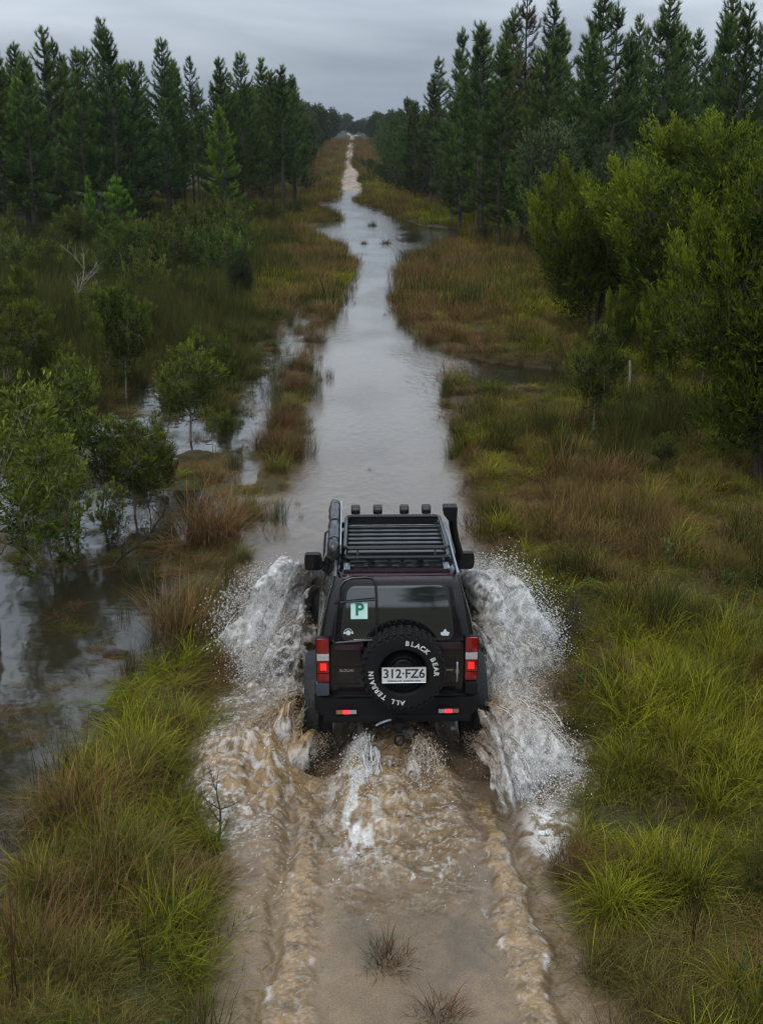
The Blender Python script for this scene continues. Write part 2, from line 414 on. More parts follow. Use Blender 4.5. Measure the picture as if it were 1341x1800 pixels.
# ------------------------------------------------------------------ water, with the wake the car leaves
RL, RR_ = TX-.73, TX+.72           # where the two rear wheels have run
def wake(x, y):
    """height, foam (white), mud (tan suspended sand) of the disturbed water"""
    z = np.zeros(len(x)); foam = np.zeros(len(x)); tan = np.zeros(len(x))
    k = (y > 4.5) & (y < 15) & (x > -2.6) & (x < 3.4)
    X, Y = x[k], y[k]
    wx = X+.25*(fbm(X*2.2, Y*2.2, 0, 3, 101)-.5); wy = Y+.25*(fbm(X*2.2, Y*2.2, 0, 3, 102)-.5)
    ri = ridged(wx*6, wy*6, 0, 4, 110); ri2 = ridged(wx*15, wy*15, 0, 3, 111); fb = fbm(wx*3.2, wy*3.2, 0, 5, 112)
    lump = fbm(wx*11, wy*11, 0, 4, 113); ri3 = ridged(wx*30, wy*30, 0, 2, 114)
    # lines of churned foam behind each rear wheel
    H = np.zeros(len(X)); Fm = np.zeros(len(X)); Tn = np.zeros(len(X))
    for xr, sgn, nk in ((RL, -1, 1), (RR_, 1, 2)):
        age = np.clip((9.5-Y)/4.2, 0, 1)
        w = .04+.11*age**.8*(.75+.5*vnoise(X*0+nk*2.3, Y*1.3, 0, 47))+.05*(vnoise(X*0+nk*7.1, Y*2.6, 0, 44)-.5)+.10*(fbm(X*7, Y*7, 0, 4, 45)-.5)
        c = xr+.09*(fbm(X*0+nk*5, Y*3.1, 0, 3, 58)-.5)+.06*(vnoise(X*0+nk*3, Y*1.1, 0, 51)-.5)+.05*(fbm(X*7, Y*7, 0, 2, 52)-.5)+(.03+.03*nk)*age*sgn
        q = (X-c)/w; m = np.exp(-q**4)*sstep(9.15, 8.7, Y)
        H += m*(.024*(1-.35*age))*(.5+1.0*fbm(wx*22, wy*22, 0, 3, 46)); Tn = np.maximum(Tn, m*1.1)
        edge = np.exp(-((np.abs(q)-.95)/.16)**2)*sstep(8.6, 7.6, Y)*sstep(.50, .66, fbm(X*11, Y*11, 0, 4, 57))*sstep(.42, .55, fbm(X*2, Y*2, 0, 2, 59))
        Fm = np.maximum(Fm, edge*.55+m*.25*sstep(.72, .9, ri3))
        tr = np.exp(-((X-xr)/.24)**2)*sstep(8.0, 9.1, Y)*sstep(10.9, 10.3, Y); H -= tr*.15
        gr = np.exp(-((X-c-sgn*(w+.07))/.06)**2)*sstep(9.2, 8.8, Y); H -= gr*.055
        gr2 = np.exp(-((X-c+sgn*(w+.06))/.07)**2)*sstep(9.2, 8.8, Y); H -= gr2*.02
        sh = np.exp(-((X-xr-.30*sgn)/.14)**2)*sstep(5, 7, Y)*sstep(9.6, 8.6, Y); H += sh*.02*(fb*2)
    # boil between the wheels
    cen = np.exp(-((X-TX+.05)/.62)**4)*sstep(6.9, 8.4, Y)*sstep(10.6, 9.9, Y)
    H += cen*(.17*(fb-.45)+.036*(lump-.45)+.012*(ri3-.6))+.05*cen*sstep(8, 9.5, Y)
    Tn = np.maximum(Tn, cen*(.55+.5*sstep(.42, .6, fb)))
    lac = sstep(.76, .88, ri)*.32+sstep(.76, .9, ri2)*.55+sstep(.72, .9, ri3)*.45*sstep(.45, .6, fb)
    left = np.exp(-((X-TX+.42-.1*(9-Y))/.2)**2)*sstep(7.4, 8.3, Y)
    Fm = np.maximum(Fm, cen*np.clip(lac*.75+left*.75*sstep(.45, .6, fbm(X*16, Y*4, 0, 3, 120)), 0, 1))
    trail = np.exp(-((X-TX)/.65)**2)*sstep(6.3, 7.6, Y)*sstep(8.8, 8.0, Y)*sstep(.5, .62, fbm(X*1.8, Y*1.8, 0, 2, 131))
    Fm = np.maximum(Fm, trail*sstep(.76, .9, ri)*.55)
    # outer waves: on the left a brown breaking lump, on the right the flow that runs off the sheet
    lm = np.exp(-((X+.80)/.55)**2-((Y-9.25)/.62)**2)
    H += lm*(.34*(.35+fb)+.06*(lump-.5)+.025*(ri2-.6)); Tn = np.maximum(Tn, np.clip(lm*1.9, 0, 1)); Fm = np.maximum(Fm, lm*1.3*sstep(.74, .88, ri)*.6)
    lo = np.exp(-((X+1.15)/.55)**2)*sstep(7.6, 8.6, Y)*sstep(12.8, 11.6, Y)
    H += lo*(.09*(fb-.4)+.05*(lump-.5)); Fm = np.maximum(Fm, lo*np.clip(lac*1.1, 0, 1)); Tn = np.maximum(Tn, lo*.35)
    ls = np.exp(-((X+.55)/.45)**2)*sstep(6.4, 7.6, Y)*sstep(9.4, 8.8, Y)
    H += ls*.035*(lump-.5); Tn = np.maximum(Tn, ls*.4); Fm = np.maximum(Fm, ls*sstep(.82, .95, ri2)*.3)
    ro = np.exp(-((X-1.85)/.38)**2)*sstep(7.1, 8.0, Y)*sstep(13.0, 11.8, Y)
    H += ro*(.08*(fb-.4)+.05*(lump-.5)); Fm = np.maximum(Fm, ro*np.clip(lac*1.15, 0, 1)); Tn = np.maximum(Tn, ro*.25)
    lf = np.exp(-((X-1.62)/.20)**2-((Y-8.15)/.45)**2); Fm = np.maximum(Fm, np.clip(lf*1.6, 0, 1)*sstep(.40, .62, fbm(X*13, Y*13, 0, 3, 140)))
    H += lf*.06*lump
    # around and ahead of the front wheels
    fr = np.exp(-((np.abs(X-TX)-1.1)/.42)**2)*sstep(10.2, 11, Y)*sstep(13.8, 12.9, Y)
    H += fr*(.14*(fb-.3)+.06*(lump-.5)); Fm = np.maximum(Fm, fr*np.clip(lac*1.2+.25, 0, 1)); Tn = np.maximum(Tn, fr*.2)
    hole = np.exp(-(((X-TX+.70)/.27)**4)-((Y-10.0)/.85)**4)+np.exp(-(((X-TX-.70)/.27)**4)-((Y-10.0)/.85)**4)
    H = H*(1-.8*hole)-.17*hole*sstep(9.15, 9.6, Y)-.06*hole; Fm = Fm*(1-.75*hole)
    z[k] = H; foam[k] = np.clip(Fm, 0, 1); tan[k] = np.clip(Tn, 0, 1)
    return z, foam, tan
def water_fn(x, y):
    z, foam, tan = wake(x, y)
    # water ruffled by rain and wind: small, real waves
    a = np.clip((y-4)/30, 0, 1)
    z = z+.0022*(fbm(x*9, y*5, 0, 3, 61)-.5)*2*(1+a)+.0035*(fbm(x*2.1, y*1.1, 0, 3, 62)-.5)*2
    near = sstep(34, 12, y)
    trk = sstep(1.0, .0, np.abs(x-TX-.08)-1.65-.3*fbm(x*.7, y*.5, 0, 2, 9))
    grit = fbm(x*3, y*2, 0, 4, 63)[:, None]
    swamp = np.array([.020, .017, .009]); muddy = np.array([.105, .076, .049])*(.82+.36*grit); clearer = np.array([.070, .064, .056])
    t = (sstep(60, 13, y)*trk)[:, None]
    tk = trk[:, None]
    c = swamp*(1-tk)+tk*(clearer*(1-t)+muddy*t)
    # sandy bed showing through very shallow water at the near end
    bed = (sstep(9.2, 7.2, y)*(.55+.45*sstep(.3, 1.0, np.abs(x-TX)+.4*fbm(x*2, y*2, 0, 2, 64))))[:, None]
    c = c*(1-.8*bed)+np.array([.175, .118, .064])*(.30+.65*fbm(x*14, y*14, 0, 3, 65)[:, None]+.65*fbm(x*2.3, y*1.2, 0, 4, 70)[:, None])*.8*bed*(tk)
    dk = (np.exp(-((x-TX)/.42)**2)*sstep(8.1, 7.2, y)*sstep(.40, .62, fbm(x*2.2, y*1.6, 0, 4, 66)))[:, None]
    c = c*(1-.8*dk)+np.array([.040, .042, .028])*.8*dk
    cc = (np.exp(-((x-TX-.0)/.25)**2)*sstep(14, 16, y)*sstep(32, 20, y)*sstep(.45, .62, fbm(x*2, y*.7, 0, 3, 67)))[:, None]
    c = c*(1-.4*cc)+np.array([.06, .06, .05])*.4*cc
    tn = tan[:, None]; ft = (.5*fbm(x*9, y*9, 0, 3, 68)+.5*fbm(x*42, y*42, 0, 2, 69))[:, None]; ft = np.clip((ft-.5)*1.5+.5, 0, 1)
    c = c*(1-tn)+tn*(np.array([.225, .145, .068])*(.22+1.25*ft))
    f = foam[:, None]
    c = c*(1-f)+f*(np.array([.74, .72, .69])*(1-.35*tn))
    return np.stack([x, y, z], 1), {'col': c, 'wet': (1-np.clip(foam*.8+tan*.22, 0, 1))*(1-.22*sstep(9.5, 7.5, y)), 'still': 1-np.clip(trk+sstep(30, 40, y), 0, 1)}
wm, wt, wb = mat_new('flood_water')
a = wt.nodes.new('ShaderNodeAttribute'); a.attribute_name = 'col'
tcg = wt.nodes.new('ShaderNodeTexCoord'); ng_ = wt.nodes.new('ShaderNodeTexNoise'); ng_.inputs['Scale'].default_value = 85; ng_.inputs['Detail'].default_value = 5; ng_.inputs['Roughness'].default_value = .75
wt.links.new(tcg.outputs['Object'], ng_.inputs['Vector'])
gm = wt.nodes.new('ShaderNodeMapRange'); gm.inputs['From Min'].default_value = .3; gm.inputs['From Max'].default_value = .7; gm.inputs['To Min'].default_value = .62; gm.inputs['To Max'].default_value = 1.38
wt.links.new(ng_.outputs['Fac'], gm.inputs['Value'])
gv = wt.nodes.new('ShaderNodeVectorMath'); gv.operation = 'SCALE'; wt.links.new(a.outputs['Color'], gv.inputs[0]); wt.links.new(gm.outputs[0], gv.inputs['Scale']); wt.links.new(gv.outputs[0], wb.inputs['Base Color'])
a2 = wt.nodes.new('ShaderNodeAttribute'); a2.attribute_name = 'wet'
mr = wt.nodes.new('ShaderNodeMapRange'); mr.inputs['To Min'].default_value = .75; mr.inputs['To Max'].default_value = .055
wt.links.new(a2.outputs['Fac'], mr.inputs['Value']); wt.links.new(mr.outputs[0], wb.inputs['Roughness'])
wb.inputs['IOR'].default_value = 1.43
tcw = wt.nodes.new('ShaderNodeTexCoord')
mpw = wt.nodes.new('ShaderNodeMapping'); mpw.inputs['Scale'].default_value = (1, .55, 1); wt.links.new(tcw.outputs['Object'], mpw.inputs['Vector'])
n1 = wt.nodes.new('ShaderNodeTexNoise'); n1.inputs['Scale'].default_value = 7; n1.inputs['Detail'].default_value = 5; n1.inputs['Roughness'].default_value = .62
n2 = wt.nodes.new('ShaderNodeTexNoise'); n2.inputs['Scale'].default_value = .35; n2.inputs['Detail'].default_value = 2
wt.links.new(mpw.outputs[0], n1.inputs['Vector']); wt.links.new(mpw.outputs[0], n2.inputs['Vector'])
gs = wt.nodes.new('ShaderNodeMapRange'); gs.inputs['From Min'].default_value = .42; gs.inputs['From Max'].default_value = .62; gs.inputs['To Min'].default_value = .05; gs.inputs['To Max'].default_value = .42
wt.links.new(n2.outputs['Fac'], gs.inputs['Value'])
a3 = wt.nodes.new('ShaderNodeAttribute'); a3.attribute_name = 'still'
sm = wt.nodes.new('ShaderNodeMapRange'); sm.inputs['To Min'].default_value = 1.0; sm.inputs['To Max'].default_value = .12; wt.links.new(a3.outputs['Fac'], sm.inputs['Value'])
mul = wt.nodes.new('ShaderNodeMath'); mul.operation = 'MULTIPLY'; wt.links.new(gs.outputs[0], mul.inputs[0]); wt.links.new(sm.outputs[0], mul.inputs[1])
bpw = wt.nodes.new('ShaderNodeBump'); bpw.inputs['Distance'].default_value = .05
n3 = wt.nodes.new('ShaderNodeTexNoise'); n3.inputs['Scale'].default_value = 42; n3.inputs['Detail'].default_value = 4; n3.inputs['Roughness'].default_value = .7
wt.links.new(mpw.outputs[0], n3.inputs['Vector'])
fb_ = wt.nodes.new('ShaderNodeBump'); fb_.inputs['Distance'].default_value = .010
fs_ = wt.nodes.new('ShaderNodeMapRange'); fs_.inputs['To Min'].default_value = .6; fs_.inputs['To Max'].default_value = .16; wt.links.new(a2.outputs['Fac'], fs_.inputs['Value'])
fm_ = wt.nodes.new('ShaderNodeMath'); fm_.operation = 'MULTIPLY'; wt.links.new(fs_.outputs[0], fm_.inputs[0]); wt.links.new(sm.outputs[0], fm_.inputs[1]); wt.links.new(fm_.outputs[0], fb_.inputs['Strength'])
wt.links.new(n3.outputs['Fac'], fb_.inputs['Height']); wt.links.new(fb_.outputs[0], bpw.inputs['Normal'])
wt.links.new(n1.outputs['Fac'], bpw.inputs['Height']); wt.links.new(mul.outputs[0], bpw.inputs['Strength']); wt.links.new(bpw.outputs[0], wb.inputs['Normal'])
wxs = axis([(-70, -8, 1.2), (-8, -2.0, .07), (-2.0, 3.0, .0125), (3.0, 10, .07), (10, 70, 1.2)])
wys = axis([(2, 5.4, .06), (5.4, 13.4, .0135), (13.4, 30, .045), (30, 150, .5)])
V, Fc, cols = grid_mesh(wxs, wys, water_fn)
tag(link('water', new_mesh('water', V, Fc, wm, True, cols)), kind='structure',
    label='muddy flood water over the track with churned foam behind the car')
# ------------------------------------------------------------------ grass
def blades(rng, n, rad, length, width, lean, curve, base_lv=(0, 1), tip=.15, segs=3, lenvar=.35, drop=None, center=(0, 0, 0), fan=None):
    """n arching strips; returns V, F(quads), lv"""
    a = rng.uniform(0, 2*np.pi, n); rr = rad*np.sqrt(rng.uniform(0, 1, n))
    bx = rr*np.cos(a)+center[0]; by = rr*np.sin(a)+center[1]
    az = a+rng.normal(0, 1.7, n) if fan is None else rng.normal(fan, .5, n)
    Ln = length*(1+rng.uniform(-lenvar, lenvar, n)); el = np.clip(np.radians(90-np.abs(rng.normal(0, lean, n))-lean*.3*rr/max(rad, 1e-6)), np.radians(4), np.radians(90))
    cv = np.radians(curve)*(.4+1.2*rng.uniform(0, 1, n)); wd = width*rng.uniform(.6, 1.3, n)
    tw = rng.uniform(0, np.pi, n); lv0 = rng.uniform(base_lv[0], base_lv[1], n)
    P0 = np.stack([bx, by, np.full(n, center[2]-.02)], 1); V = []; lv = []
    side = np.stack([-np.sin(az+tw*.25), np.cos(az+tw*.25), 0*az], 1)
    for s in range(segs+1):
        f = s/segs; ww = wd*(1-f**1.6)*(.55 if s == 0 else 1)*.5+.0004
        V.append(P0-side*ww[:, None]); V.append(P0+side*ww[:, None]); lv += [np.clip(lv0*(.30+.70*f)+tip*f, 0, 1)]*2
        e = el-cv*f; e = np.maximum(e, -.9)
        st = Ln/segs; d = np.stack([np.cos(e)*np.cos(az), np.cos(e)*np.sin(az), np.sin(e)], 1); P0 = P0+d*st[:, None]
    V = np.stack(V, 1); k = 2*(segs+1); V[:, :, 2] = np.maximum(V[:, :, 2], .0) if center[2] >= 0 else V[:, :, 2]
    base = np.arange(n)[:, None]*k
    Fc = np.concatenate([base+np.array([2*s, 2*s+1, 2*s+3, 2*s+2])[None] for s in range(segs)], 0)
    return V.reshape(-1, 3), Fc, np.stack(lv, 1).reshape(-1)
def merge(parts):
    V, Fc, lv, n = [], [], [], 0
    for v, f, l in parts:
        V.append(v); Fc.append(f+n); lv.append(l); n += len(v)
    return np.concatenate(V), np.concatenate(Fc), np.concatenate(lv)

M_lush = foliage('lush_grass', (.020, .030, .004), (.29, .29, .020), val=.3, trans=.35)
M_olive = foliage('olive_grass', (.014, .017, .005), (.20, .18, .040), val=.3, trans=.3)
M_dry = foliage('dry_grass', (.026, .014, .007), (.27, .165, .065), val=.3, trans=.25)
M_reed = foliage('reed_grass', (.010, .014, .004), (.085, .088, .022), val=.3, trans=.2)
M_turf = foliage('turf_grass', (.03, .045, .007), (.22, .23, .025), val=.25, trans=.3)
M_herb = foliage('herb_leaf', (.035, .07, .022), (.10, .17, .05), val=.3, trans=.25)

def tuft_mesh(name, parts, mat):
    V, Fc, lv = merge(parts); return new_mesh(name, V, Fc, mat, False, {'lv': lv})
TUFT = {}
def kind(key, fn, mat, nvar=3):
    TUFT[key] = [tuft_mesh('tuft_'+key, fn(np.random.default_rng(hash_s(key)+k)), mat) for k in range(nvar)]
def hash_s(s): return sum(ord(c)*(i+3) for i, c in enumerate(s))
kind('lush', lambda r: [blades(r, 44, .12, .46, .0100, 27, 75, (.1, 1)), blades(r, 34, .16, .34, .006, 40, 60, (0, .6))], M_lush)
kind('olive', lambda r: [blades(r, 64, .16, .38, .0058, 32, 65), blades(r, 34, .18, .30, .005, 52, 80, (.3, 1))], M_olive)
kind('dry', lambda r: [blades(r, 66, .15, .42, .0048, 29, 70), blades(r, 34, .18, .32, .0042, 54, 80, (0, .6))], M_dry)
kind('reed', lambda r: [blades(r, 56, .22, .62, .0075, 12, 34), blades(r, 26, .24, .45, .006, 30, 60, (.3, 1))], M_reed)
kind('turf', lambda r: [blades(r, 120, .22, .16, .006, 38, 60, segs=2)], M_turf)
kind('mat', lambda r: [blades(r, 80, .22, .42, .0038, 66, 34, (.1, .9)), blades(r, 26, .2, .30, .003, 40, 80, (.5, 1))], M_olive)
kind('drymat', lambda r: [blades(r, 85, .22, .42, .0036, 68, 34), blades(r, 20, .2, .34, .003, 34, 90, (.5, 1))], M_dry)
def herb(r):
    o = []
    for k in range(9):
        a = r.uniform(0, 6.28); q = .12*r.uniform()**.5; h = r.uniform(.05, .22)
        for j in range(3): o.append(blades(r, 6, .012, .045, .026, 70, 20, segs=2, center=(q*math.cos(a), q*math.sin(a), h*(j+1)/3)))
        o.append(blades(r, 1, .001, h, .004, 4, 5, segs=2, center=(q*math.cos(a), q*math.sin(a), 0)))
    return o
kind('herb', herb, M_herb)
# coarser versions that stand for more ground each in the distance
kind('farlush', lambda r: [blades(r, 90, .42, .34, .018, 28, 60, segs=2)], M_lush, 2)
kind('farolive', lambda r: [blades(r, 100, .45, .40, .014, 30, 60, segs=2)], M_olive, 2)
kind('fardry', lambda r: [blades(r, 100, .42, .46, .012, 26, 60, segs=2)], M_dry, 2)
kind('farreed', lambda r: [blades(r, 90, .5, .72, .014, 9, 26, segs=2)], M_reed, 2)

def scatter(name, label, pts, keys, idx, rot, scl, tilt=None):
    """one stuff object: tuft meshes instanced on points"""
    ng = bpy.data.node_groups.new(name+'_scatter', 'GeometryNodeTree')
    ng.interface.new_socket('Geometry', in_out='INPUT', socket_type='NodeSocketGeometry')
    ng.interface.new_socket('Geometry', in_out='OUTPUT', socket_type='NodeSocketGeometry')
    gi = ng.nodes.new('NodeGroupInput'); go = ng.nodes.new('NodeGroupOutput')
    coll = bpy.data.collections.new(name+'_tufts'); i = 0
    for kx in keys:
        for me in TUFT[kx]:
            o = bpy.data.objects.new('%02d_tuft' % i, me); coll.objects.link(o); i += 1
    ci = ng.nodes.new('GeometryNodeCollectionInfo'); ci.inputs['Collection'].default_value = coll
    ci.inputs['Separate Children'].default_value = True; ci.inputs['Reset Children'].default_value = True
    ip = ng.nodes.new('GeometryNodeInstanceOnPoints'); ip.inputs['Pick Instance'].default_value = True
    def na(nm, typ):
        n = ng.nodes.new('GeometryNodeInputNamedAttribute'); n.data_type = typ; n.inputs['Name'].default_value = nm
        return [o for o in n.outputs if o.enabled and o.name == 'Attribute'][0]
    er = ng.nodes.new('FunctionNodeEulerToRotation')
    ng.links.new(gi.outputs[0], ip.inputs['Points']); ng.links.new(ci.outputs[0], ip.inputs['Instance'])
    ng.links.new(na('idx', 'INT'), ip.inputs['Instance Index']); ng.links.new(na('rot', 'FLOAT_VECTOR'), er.inputs[0])
    ng.links.new(er.outputs[0], ip.inputs['Rotation']); ng.links.new(na('scl', 'FLOAT_VECTOR'), ip.inputs['Scale'])
    ng.links.new(ip.outputs[0], go.inputs[0])
    me = bpy.data.meshes.new(name); me.vertices.add(len(pts)); me.vertices.foreach_set('co', np.asarray(pts, np.float32).ravel())
    a = me.attributes.new('idx', 'INT', 'POINT'); a.data.foreach_set('value', np.asarray(idx, np.int32))
    r3 = np.zeros((len(pts), 3), np.float32); r3[:, 2] = rot
    if tilt is not None: r3[:, 0] = tilt
    a = me.attributes.new('rot', 'FLOAT_VECTOR', 'POINT'); a.data.foreach_set('vector', r3.ravel())
    s3 = np.asarray(scl, np.float32); s3 = np.repeat(s3[:, None], 3, 1) if s3.ndim == 1 else s3
    a = me.attributes.new('scl', 'FLOAT_VECTOR', 'POINT'); a.data.foreach_set('vector', s3.ravel().astype(np.float32))
    o = link(name, me); md = o.modifiers.new('scatter', 'NODES'); md.node_group = ng
    return tag(o, label, kind='stuff')

rg = np.random.default_rng(7)
def region_pts(n, x0, x1, y0, y1, pad=.6):
    """random points on land and inside the view (plus a margin)"""
    x = rg.uniform(x0, x1, n); y = rg.uniform(y0, y1, n)
    k = (x > -0.325*y-pad*2.2) & (x < .352*y+pad*2.2); x = x[k]; y = y[k]
    sd = wsd(x, y); z = ground_z(x, y, sd); return x, y, z, sd
def blob(x, y, px, py, rx, ry):
    c = P(px, py); a = np.array(P(px+rx, py)); b = np.array(P(px, py-ry)); RX = abs(a[0]-c[0]); RY = abs(b[1]-c[1])
    return np.exp(-((x-c[0])/RX)**2-((y-c[1])/RY)**2)

KN = ['lush', 'olive', 'dry', 'reed', 'turf', 'mat', 'drymat', 'herb']; NV = 3
def choose(x, y, sd):
    """species by place: weights from noise and from patches the photograph shows"""
    n = len(x); W = np.zeros((n, len(KN)))
    a = fbm(x*.9, y*.9, 0, 3, 201); b = fbm(x*.8+30, y*.8, 0, 3, 202); c = fbm(x*.45, y*.45+9, 0, 2, 203)
    L = x < TX
    green = sstep(.46, .62, a); brown = sstep(.46, .60, b)
    W[:, 0] = .10+1.1*green; W[:, 1] = .9; W[:, 2] = .25+1.1*brown*np.where((x > TX) & (y < 30), .55, 1.0); W[:, 5] = .8; W[:, 6] = .15+.9*brown*np.where((x > TX) & (y < 30), .7, 1.0); W[:, 7] = .03+.25*sstep(.58, .7, c)
    # brown fringes along the middle stretch of both banks
    fr = sstep(12.5, 15, y)*sstep(1.3, .35, sd); W[:, 2] += 3.0*fr; W[:, 0] *= 1-.7*fr
    # near left bank: lime tips mixed with olive
    nl = L*sstep(9.5, 8.5, y); W[:, 0] += .6*nl; W[:, 1] += .8*nl; W[:, 5] += .9*nl; W[:, 2] += .5*nl
    dkp = sstep(.50, .64, fbm(x*.75+4, y*.75, 0, 4, 204)); W[:, 3] += 2.6*dkp*(y < 26); W[:, 7] += .5*dkp*(y < 26); W[:, 0] *= 1-.5*dkp
    # the sedge swamp on the left
    sw = (L & inside(x, y, SWAMP)).astype(float); rd = sw*sstep(19, 23, y)
    W[:, 3] += 4.2*rd; W[:, 0] *= 1-.85*rd; W[:, 2] *= 1-.5*rd; W[:, 1] *= 1-.6*rd; W[:, 6] *= 1-.6*rd; W[:, 5] *= 1-.7*rd
    W[:, 2] += 1.2*(sw*(y < 20)); W[:, 0] *= 1-.6*(sw*(y < 20))
    # patches
    for (px, py, rx, ry, k, am) in [(880, 505, 70, 30, 4, 9), (850, 440, 60, 25, 4, 5), (760, 560, 70, 60, 2, 5), (560, 500, 30, 60, 2, 3), (500, 470, 40, 30, 4, 5), (540, 440, 40, 15, 1, 5),
            (900, 600, 80, 30, 4, 3), (860, 800, 40, 50, 0, 3), (920, 690, 90, 30, 0, 2.5), (1180, 1260, 70, 60, 0, 6), (1100, 1560, 70, 70, 0, 6), (380, 900, 80, 70, 2, 5),
            (1250, 900, 110, 60, 4, 3), (900, 1020, 60, 60, 0, 4), (1000, 900, 90, 80, 2, 2.5), (1200, 1000, 100, 60, 6, 2.5), (310, 1040, 60, 50, 2, 4), (220, 1320, 60, 50, 0, 2.5), (160, 1420, 60, 40, 2, 4), (300, 1500, 60, 60, 0, 3),
            (500, 700, 40, 60, 2, 6), (1150, 1150, 80, 60, 0, 3), (1300, 1100, 60, 80, 7, 3), (1280, 1500, 60, 90, 0, 3), (1180, 1650, 70, 60, 5, 3)]:
        W[:, k] += am*blob(x, y, px, py, rx, ry)
    W *= 1; W /= W.sum(1)[:, None]
    u = rg.uniform(0, 1, n)[:, None]; return (W.cumsum(1) < u).sum(1).clip(0, len(KN)-1)

def field(name, label, dens, x0, x1, y0, y1, size, want=None, mn=-.3):
    n = int(dens*(x1-x0)*(y1-y0)); x, y, z, sd = region_pts(n, x0, x1, y0, y1)
    k = (sd > mn) & (z > -.13)
    sw = inside(x, y, SWAMP)
    thin = np.where(sw & (y < 23), sstep(-.05, .05, z)*.9, 1.0)*sstep(-.32, .18, sd)
    wetl = (x < TX-1.2)*sstep(19, 16, y)*sstep(8.8, 9.8, y); thin = thin*(1-.62*wetl*sstep(.62, .42, fbm(x*1.6, y*1.6, 0, 2, 240)))
    k &= rg.uniform(0, 1, len(x)) < thin
    x, y, z, sd = x[k], y[k], z[k], sd[k]
    kd = choose(x, y, sd); v = rg.integers(0, NV, len(x)); idx = kd*NV+v
    s = size*rg.uniform(.6, 1.2, len(x))*(.62+.6*fbm(x*.9, y*.9, 0, 3, 220))
    hgt = rg.uniform(.7, 1.2, len(x))*(.40+1.15*sstep(.36, .64, fbm(x*1.5, y*1.5, 0, 4, 221)))
    low = 1-.6*np.minimum(1, blob(x, y, 925, 705, 130, 40)+blob(x, y, 470, 760, 70, 110)+blob(x, y, 500, 640, 60, 90)+blob(x, y, 330, 810, 90, 60))
    s = s*(.55+.45*low); hgt = hgt*low*(.62+.30*sstep(.1, .9, sd)); sc = np.stack([s, s, s*hgt], 1)
    return x, y, z, idx, sc
def flush(name, label, data, keys):
    x, y, z, idx, sc = [np.concatenate([d[i] for d in data]) for i in range(5)]
    scatter(name, label, np.stack([x, y, z-.01], 1), keys, idx, rg.uniform(0, 6.28, len(x)), sc, rg.normal(0, .10, len(x)))
    return len(x)
near = [field('', '', 72, -5.5, 8.5, 4.6, 13, .92), field('', '', 48, -8.5, 12, 13, 24, 1.0), field('', '', 22, -13, 17, 24, 38, 1.15)]
gx, gy, gz, gi_, gs_ = [np.concatenate([d[i] for d in near]) for i in range(5)]
NAMES = {0: ('lush_grass', 'bright green long bladed grass on the wet banks'), 1: ('olive_grass', 'olive green fine grass on the banks'),
         2: ('dry_grass', 'brown dry standing grass along the water'), 3: ('reeds', 'dark green sedge standing in the swamp left of the track'),
         4: ('turf', 'short yellow green turf on the right bank'), 5: ('matted_grass', 'flattened olive grass lying on the wet ground'),
         6: ('dead_grass', 'flattened brown dead grass'), 7: ('herbs', 'low broad leaved herbs among the grass')}
TOT = 0
for q, (nm, lb) in NAMES.items():
    k = gi_//NV == q
    if not k.any(): continue
    TOT += k.sum()
    scatter(nm, lb, np.stack([gx[k], gy[k], gz[k]-.01], 1), [KN[q]], gi_[k] % NV, rg.uniform(0, 6.28, k.sum()), gs_[k], rg.normal(0, .10, k.sum()))
# leaf litter and drowned stems floating in the pond
n = 5000; x, y, z, sd = region_pts(n, -9, -1.2, 8, 24); k = (sd < -.05) & (rg.uniform(0, 1, len(x)) < .9*sstep(.46, .66, fbm(x*1.3, y*1.3, 0, 4, 270)))
x, y = x[k], y[k]; n = len(x); s = rg.uniform(.25, .6, n)
scatter('floating_litter', 'drowned stems and leaf litter floating on the dark pond', np.stack([x, y, np.full(n, .0)], 1), ['drymat', 'mat'], rg.integers(0, 6, n), rg.uniform(0, 6.28, n), np.stack([s, s, s*.25], 1), rg.normal(0, .03, n))
# stems standing in the shallows along the flooded track
n = 26000; x, y, z, sd = region_pts(n, -6, 8, 10, 42); k = (sd < .02) & (sd > -.62) & (rg.uniform(0, 1, len(x)) < np.exp(sd/.22)*.55*sstep(.40, .60, fbm(x*1.4, y*.9, 0, 3, 260)))
x, y = x[k], y[k]; n = len(x); s = rg.uniform(.35, .8, n)
scatter('shallow_water_grass', 'thin grass stems standing in the shallow edge of the flood', np.stack([x, y, np.full(n, -.02)], 1), ['dry', 'reed'], rg.integers(0, 6, n), rg.uniform(0, 6.28, n), np.stack([s*.7, s*.7, s], 1), rg.normal(0, .1, n))
